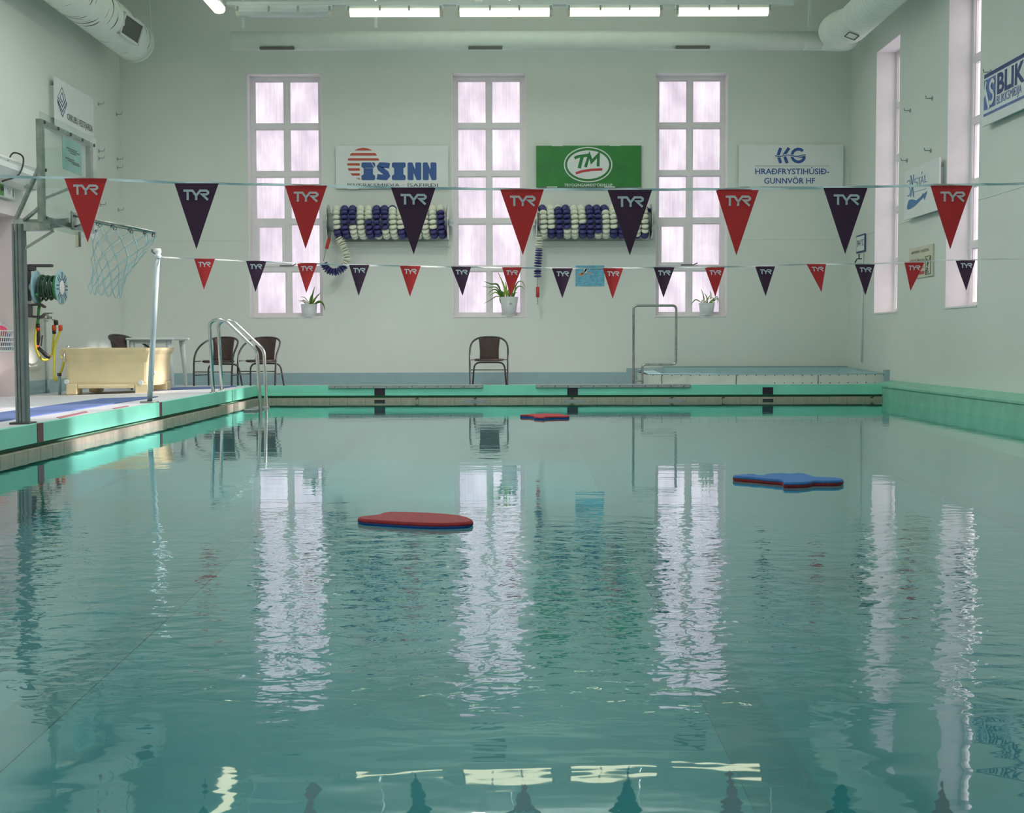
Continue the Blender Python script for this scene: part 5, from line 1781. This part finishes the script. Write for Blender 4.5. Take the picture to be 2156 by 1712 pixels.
def reel(px_first, px_last, px_d0, px_d1, pattern, lab_reel, lab_rope):
    zc = atY(1000, 465, RYc - .2).z
    xa, xb = atY(px_first, 465, RYc - .2).x, atY(px_last, 465, RYc - .2).x
    d0, d1 = atY(px_d0, 465, RYc).x, atY(px_d1, 465, RYc).x
    t = thing('rope_reel', lab_reel, 'reel', ((xa + xb) / 2, RYc, zc - .27), 'lane rope reels on the far wall')
    for x in (d0, d1):
        s = 1 if x == d1 else -1
        MB().lathe([(0, -.008), (.255, -.008), (.265, 0), (.255, .008), (0, .008)], (x, RYc, zc), (1, 0, 0), 32).build('end_disc', STEEL, t)
        MB().box((x + s * .02, RYc - .03, zc - .05), (x + s * .05, YF, zc + .05)).build('wall_bracket', PLASTW, t)
        MB().cyl((x + s * .01, RYc, zc), (x + s * .085, RYc, zc), .035, 12).build('hub', PLASTW, t)
    MB().cyl((d0, RYc, zc), (d1, RYc, zc), .135, 20).build('drum', PLASTW, t)
    MB().box((d0 - .02, YF - .06, zc - .34), (d1 + .02, YF - .005, zc - .265)).build('drip_board', WALL, t)
    rope = thing('lane_rope', lab_rope, 'lane rope', ((xa + xb) / 2, RYc, zc - .27), 'lane ropes wound on the reels')
    R = .198
    N = 18
    nc = len(pattern)
    for j in range(nc):
        for i in range(N):
            ph = PI * (i - .3) / 9.0
            skew = (xb - xa) / (nc - 1) * (i / N - .25) * .55
            x = xa + (xb - xa) * j / (nc - 1) + skew
            pos = (x, RYc - R * math.sin(ph), zc + R * math.cos(ph))
            axis = (.12, -math.cos(ph), -math.sin(ph))
            c = pattern[j][i] if i < 10 else pattern[(j + 1) % nc][0]
            put_float(rope, pos, axis, c)
    return t, rope, zc
pat1 = ["WWWWWWWBBB", "WBBBBBBBBB", "BBBBBBWWWW", "BWWWWWWWWW", "WWWWWBBBBB", "BBBBBBBBBW", "BBBBBBBWWW", "BBWWWWWWWW", "WWWWWWWBBB", "BBBBBBBBBB", "BBBBBWWWWW", "BWWWWWWWWW", "WWWWWWWBBB", "WWWBBBBBBB"]
pat2 = ["BBBWWWWWWW", "WWWWWWWBBB", "WWBBBBBBBB", "BBBBBBBWWW", "BWWWWWWWWW", "WWWWWWBBBB", "WBBBBBBBBB", "BBBBBBBBWW", "BBBWWWWWWW", "WWWWWWWBBB", "WBBBBBBBBB", "BBBBBWWWWW", "WWWWWWWWWB", "WWWWWWWWBB"]
t1_, rope1, zc1 = reel(708, 928, 692, 943, pat1, 'wall reel on the far wall between the left and middle windows', 'navy and white lane rope wound between left and middle windows, end looped')
t2_, rope2, zc2 = reel(1144, 1358, 1130, 1370, pat2, 'wall reel on the far wall above the swimmer poster', 'navy and white lane rope wound above the poster, end hanging straight')
def tail(rope, pts, n, split, Y):
    pth = catmull([atY(x, y, Y) for x, y in pts], 24)
    L = [0]
    for a, b in zip(pth, pth[1:]): L.append(L[-1] + (b - a).length)
    for i in range(n):
        s = L[-1] * (i + .5) / n
        k = max(j for j in range(len(L)) if L[j] <= s)
        k = min(k, len(pth) - 2)
        put_float(rope, pth[k], (pth[k + 1] - pth[k]) + V((0, .0015 * math.sin(i * 2.1), 0)), 'W' if i < split else 'B', .42)
    return pth
YT = RYc - .1
tp = tail(rope1, [(712, 500), (721, 515), (729, 535), (730, 550), (722, 564), (706, 573), (690, 568), (681, 553)], 27, 14, YT)
MB().tube(tp, .006, 5).build('core_line', TAPEW, rope1)
a, b = atY(692, 506, YT), atY(687, 522, YT)
MB().tube([atY(694, 500, YT), a, b, atY(681, 550, YT)], .005, 5).build('cable', STEELD, rope1)
MB().cyl(atY(693, 502, YT), atY(687.5, 524, YT), .026, 12).build('tension_tube', REDPL, rope1, label='red tension tube')
tp = tail(rope2, [(1135, 492), (1135, 510), (1134, 540), (1132, 565), (1132, 585)], 17, 6, YT)
MB().tube(tp, .006, 5).build('core_line', TAPEW, rope2)
MB().tube([atY(1132, 584, YT), atY(1131.5, 606, YT)], .005, 5).tube([atY(1132, 625, YT), atY(1132, 636, YT)], .005, 5).build('cable', STEELD, rope2)
MB().cyl(atY(1132, 604.5, YT), atY(1132, 626, YT), .026, 12).build('tension_tube', REDPL, rope2, label='red tension tube')
hp = atY(1132, 636, YT)
MB().tube([hp, hp + V((.01, 0, -.015)), hp + V((.0, 0, -.03)), hp + V((-.014, 0, -.02))], .005, 5).build('hook', STEELD, rope2)

# ------------------------------------------------------------------ potted plants on the sills
def plant(px0, px1, ptop, pbot, leaves, label, wide, flowers=(), tag_print=False):
    Yp = YF + .07
    a, b = atY(px0, ptop, Yp), atY(px1, ptop, Yp)
    cx = (a.x + b.x) / 2
    rt = (b.x - a.x) / 2
    zb_ = WIN_Z0 + .02
    zt_ = atY((px0 + px1) / 2, ptop, Yp).z
    t = thing('potted_plant', label, 'plant', (cx, Yp, zb_), 'potted plants on the window sills')
    h = zt_ - zb_
    rb = rt * wide
    pot = MB().lathe([(0, .004), (rb, .004), (rb, .02), (rb + (rt - rb) * .12, .022), (rt, h), (rt - .006, h), (rt - .01, h - .03), (0, h - .03)], (cx, Yp, zb_), (0, 0, 1), 24).build('pot', POT, t)
    MB().lathe([(0, 0), (rb + .012, 0), (rb + .016, .018), (rb, .018)], (cx, Yp, zb_), (0, 0, 1), 20).build('saucer', POT, t)
    MB().lathe([(0, h - .026), (rt - .01, h - .026)], (cx, Yp, zb_), (0, 0, 1), 16).build('soil', SOIL, t)
    if tag_print:
        mb = MB()
        mb.box((cx + .0, Yp - rt * .93, zb_ + h * .66), (cx + .035, Yp - rt * .90, zb_ + h * .675))
        mb.box((cx + .0, Yp - rt * .92, zb_ + h * .60), (cx + .05, Yp - rt * .89, zb_ + h * .615))
        mb.build('printed_mark', INKGREY, pot)
    for (pts, w, light) in leaves:
        P = [atY(x, y, Yp - d) for x, y, d in pts]
        path = catmull(P, 4)
        vs_, fs_ = [], []
        n_ = len(path)
        for i, p in enumerate(path):
            k = i / (n_ - 1)
            ww = w * (1 - k ** 2.2) * (.65 + .7 * min(1, k * 3)) * .6 + .0012
            d = (path[min(i + 1, n_ - 1)] - path[max(i - 1, 0)]).normalized()
            s = d.cross(V((0, -1, .25))).normalized() * ww
            vs_ += [p - s, p + V((0, .25 * ww, -.25 * ww)), p + s]
        for i in range(n_ - 1):
            for c in (0, 1):
                fs_.append((i * 3 + c, i * 3 + c + 1, i * 3 + c + 4, i * 3 + c + 3))
        mb = MB(); mb.add(vs_, fs_, True)
        mb.build('leaf', LEAFL if light else LEAF, t, recalc=False)
    for (x, y, d) in flowers:
        c = atY(x, y, Yp - d)
        mb = MB()
        for k in range(5):
            an = 2 * PI * k / 5
            mb.ball(c + V((.012 * math.cos(an), -.004, .012 * math.sin(an))), .011, (1, .5, 1), 6, 4)
        mb.build('flower', PETAL, t)
    return t
plant(633.5, 668, 640.5, 668, [
    ([(655, 643, 0), (657, 625, .02), (663, 602, .04)], .022, 0), ([(657, 643, 0), (664, 628, .03), (676, 615, .05)], .020, 0),
    ([(652, 643, 0), (654, 628, 0), (659, 616, .0)], .020, 1), ([(656, 643, 0), (660, 632, .05), (668, 622, .06)], .018, 1),
    ([(650, 643, .02), (655, 634, .05), (660, 626, .06)], .016, 0), ([(660, 641, 0), (672, 634, .05), (681, 641, .08), (684, 655, .08)], .014, 0),
    ([(661, 641, 0), (674, 636, .05), (684, 648, .08)], .008, 0), ([(652, 641, .02), (642, 627, .05), (632, 625, .07)], .006, 0),
    ([(650, 640, .02), (640, 632, .06), (630, 637, .08)], .006, 0), ([(646, 641, .02), (636, 634, .06), (627, 633, .07)], .006, 1),
    ([(645, 642, .02), (641, 636, .03), (636, 632, .04)], .012, 1), ([(664, 641, .02), (672, 637, .04), (684, 637, .05)], .008, 0)],
    'potted plant with one upright spray of leaves on the left sill', .86, ((645, 638, .05), (640, 634, .05), (649, 637, .04)))
lv2 = [([(1060, 627, .02), (1062, 605, .04), (1047, 570, .06)], .020, 1), ([(1062, 627, .02), (1062, 608, .05), (1054, 586, .06)], .018, 1),
       ([(1058, 626, 0), (1048, 600, .06), (1034, 598, .1), (1018, 592, .12)], .018, 0), ([(1057, 626, 0), (1046, 606, .08), (1030, 605, .12), (1015, 603, .14)], .012, 0),
       ([(1056, 627, 0), (1046, 611, .08), (1036, 611, .1), (1026, 622, .12)], .014, 0), ([(1055, 627, 0), (1046, 616, .06), (1038, 618, .1), (1029, 624, .1)], .014, 1),
       ([(1056, 627, .02), (1045, 624, .1), (1032, 632, .12), (1018, 640, .14)], .009, 0), ([(1066, 627, .02), (1066, 606, .05), (1064, 592, .05)], .018, 1),
       ([(1070, 627, .02), (1076, 608, .05), (1086, 602, .05)], .016, 0), ([(1076, 627, .02), (1082, 606, .05), (1090, 594, .06)], .014, 0),
       ([(1080, 626, .02), (1088, 597, .05), (1099, 593, .08), (1106, 606, .1)], .012, 0), ([(1080, 626, .02), (1088, 606, .05), (1097, 603, .08), (1105, 610, .1)], .012, 0),
       ([(1081, 627, .02), (1084, 614, .04), (1084, 604, .05)], .018, 1), ([(1079, 627, .02), (1082, 618, .04), (1090, 616, .05)], .018, 0),
       ([(1052, 627, .02), (1053, 634, .1), (1055, 641, .12)], .010, 0), ([(1060, 627, .02), (1058, 616, .04), (1052, 612, .06)], .022, 0),
       ([(1066, 627, .02), (1070, 614, .04), (1072, 606, .05)], .022, 1), ([(1073, 627, .02), (1074, 612, .04), (1070, 600, .05)], .02, 0)]
plant(1052.5, 1091, 625.5, 668, lv2, 'bushy grassy plant in the tallest white pot on the middle sill', .72, (), True)
plant(1471, 1505, 638.5, 667.5, [
    ([(1483, 640, .02), (1481, 622, .04), (1476, 608, .05)], .010, 0), ([(1490, 640, .02), (1488, 626, .04), (1483, 617, .05)], .012, 1),
    ([(1478, 638, .0), (1466, 631, .05), (1459, 636, .08), (1455, 643, .09)], .010, 0), ([(1488, 640, .03), (1488, 644, .08), (1486, 649, .1)], .016, 0),
    ([(1492, 640, .03), (1492, 643, .08), (1493, 648, .1)], .008, 0), ([(1492, 640, .03), (1499, 633, .05), (1504, 628, .05)], .020, 1),
    ([(1496, 640, .03), (1500, 634, .05), (1503, 626, .05)], .018, 0), ([(1500, 638, .03), (1509, 624, .06), (1516, 640, .08)], .008, 0),
    ([(1500, 638, .03), (1510, 628, .06), (1511, 641, .08)], .008, 0), ([(1487, 640, .03), (1491, 628, .05), (1495, 622, .05)], .012, 1), ([(1496, 630, .03), (1497, 620, .04), (1495, 612, .05)], .010, 0)],
    'small potted plant with white blossoms on the right sill', .80, ((1482, 636, .05), (1486, 635, .06), (1497, 626, .06), (1507, 629, .06), (1502, 637, .06), (1479, 634, .04)))

# ------------------------------------------------------------------ floating boards
def float_board(name, label, outline, z0, zm, z1, mtop, mbot, group='foam boards floating in the pool'):
    n_ = len(outline)
    c = V((sum(p.x for p in outline) / n_, sum(p.y for p in outline) / n_, 0))
    t = thing(name, label, 'float', (c.x, c.y, z0), group)
    def lay(k, z): return [V((c.x + (p.x - c.x) * k, c.y + (p.y - c.y) * k, z)) for p in outline]
    for nm, rings, m in (('upper_layer', [lay(.985, zm), lay(1.0, zm + .004), lay(1.0, z1 - .010), lay(.985, z1 - .003), lay(.955, z1)], mtop),
                         ('lower_layer', [lay(.96, z0), lay(.99, z0 + .005), lay(1.0, z0 + .01), lay(1.0, zm)], mbot)):
        mb = MB()
        mb.add([p for r in rings for p in r], [(j * n_ + k, j * n_ + (k + 1) % n_, (j + 1) * n_ + (k + 1) % n_, (j + 1) * n_ + k) for j in range(len(rings) - 1) for k in range(n_)], True)
        mb.face(rings[-1]); mb.face(list(reversed(rings[0])))
        mb.build(nm, m, t)
    return t
def close(pts2, n=5): return [V((p.x, p.y, 0)) for p in catmull([V((x, y, 0)) for x, y in pts2], n, True)]
def outline_px(pts, ox, oy, k, z):
    """measured outline of the top face, laid out on the water at its real height"""
    P = [atZ(ox + x / k, oy + y / k, z) for x, y in pts]
    return close([(p.x, p.y) for p in P], 3)
out = [(753, 1089.5), (757, 1087), (775, 1085.2), (797, 1082.5), (803, 1079.6), (815, 1077.6), (830, 1077), (900, 1079), (960, 1083.5), (986, 1088.5), (996, 1093.5), (994, 1097.5), (980, 1099.8), (940, 1101.3), (900, 1101),
       (850, 1098.8), (800, 1095.6), (760, 1092.5)]
float_board('kickboard', 'red and blue kickboard floating in the middle of the pool', outline_px(out, 0, 0, 1, .022), -.005, .007, .022, FOAMR, FOAMN)
out = [(180, 240), (215, 228), (400, 213), (500, 212), (545, 230), (680, 236), (695, 218), (850, 200), (1000, 200), (1110, 208), (1230, 198), (1340, 205), (1420, 230), (1500, 255), (1560, 262), (1750, 268), (1930, 282), (1975, 300),
       (1900, 318), (1700, 322), (1500, 322), (1420, 340), (1300, 350), (1100, 352), (1000, 347), (985, 312), (850, 298), (700, 285), (560, 270), (300, 252)]
float_board('foam_animal_board', 'blue and red lobed foam board floating at right', outline_px(out, 1520, 970, 7.7, .028), -.004, .013, .028, FOAMB, FOAMR)
out = [(255, 200), (480, 186), (520, 180), (850, 165), (1200, 166), (1500, 170), (1600, 183), (1625, 200), (1800, 215), (1810, 245), (1500, 250), (1200, 255), (1060, 267), (1035, 272), (1000, 283), (870, 277), (690, 264), (680, 237), (500, 214), (260, 208)]
float_board('foam_animal_board', 'red and blue lobed foam board floating at the far end', outline_px(out, 1080, 860, 15.4, .026), -.004, .011, .026, FOAMR, FOAMN)
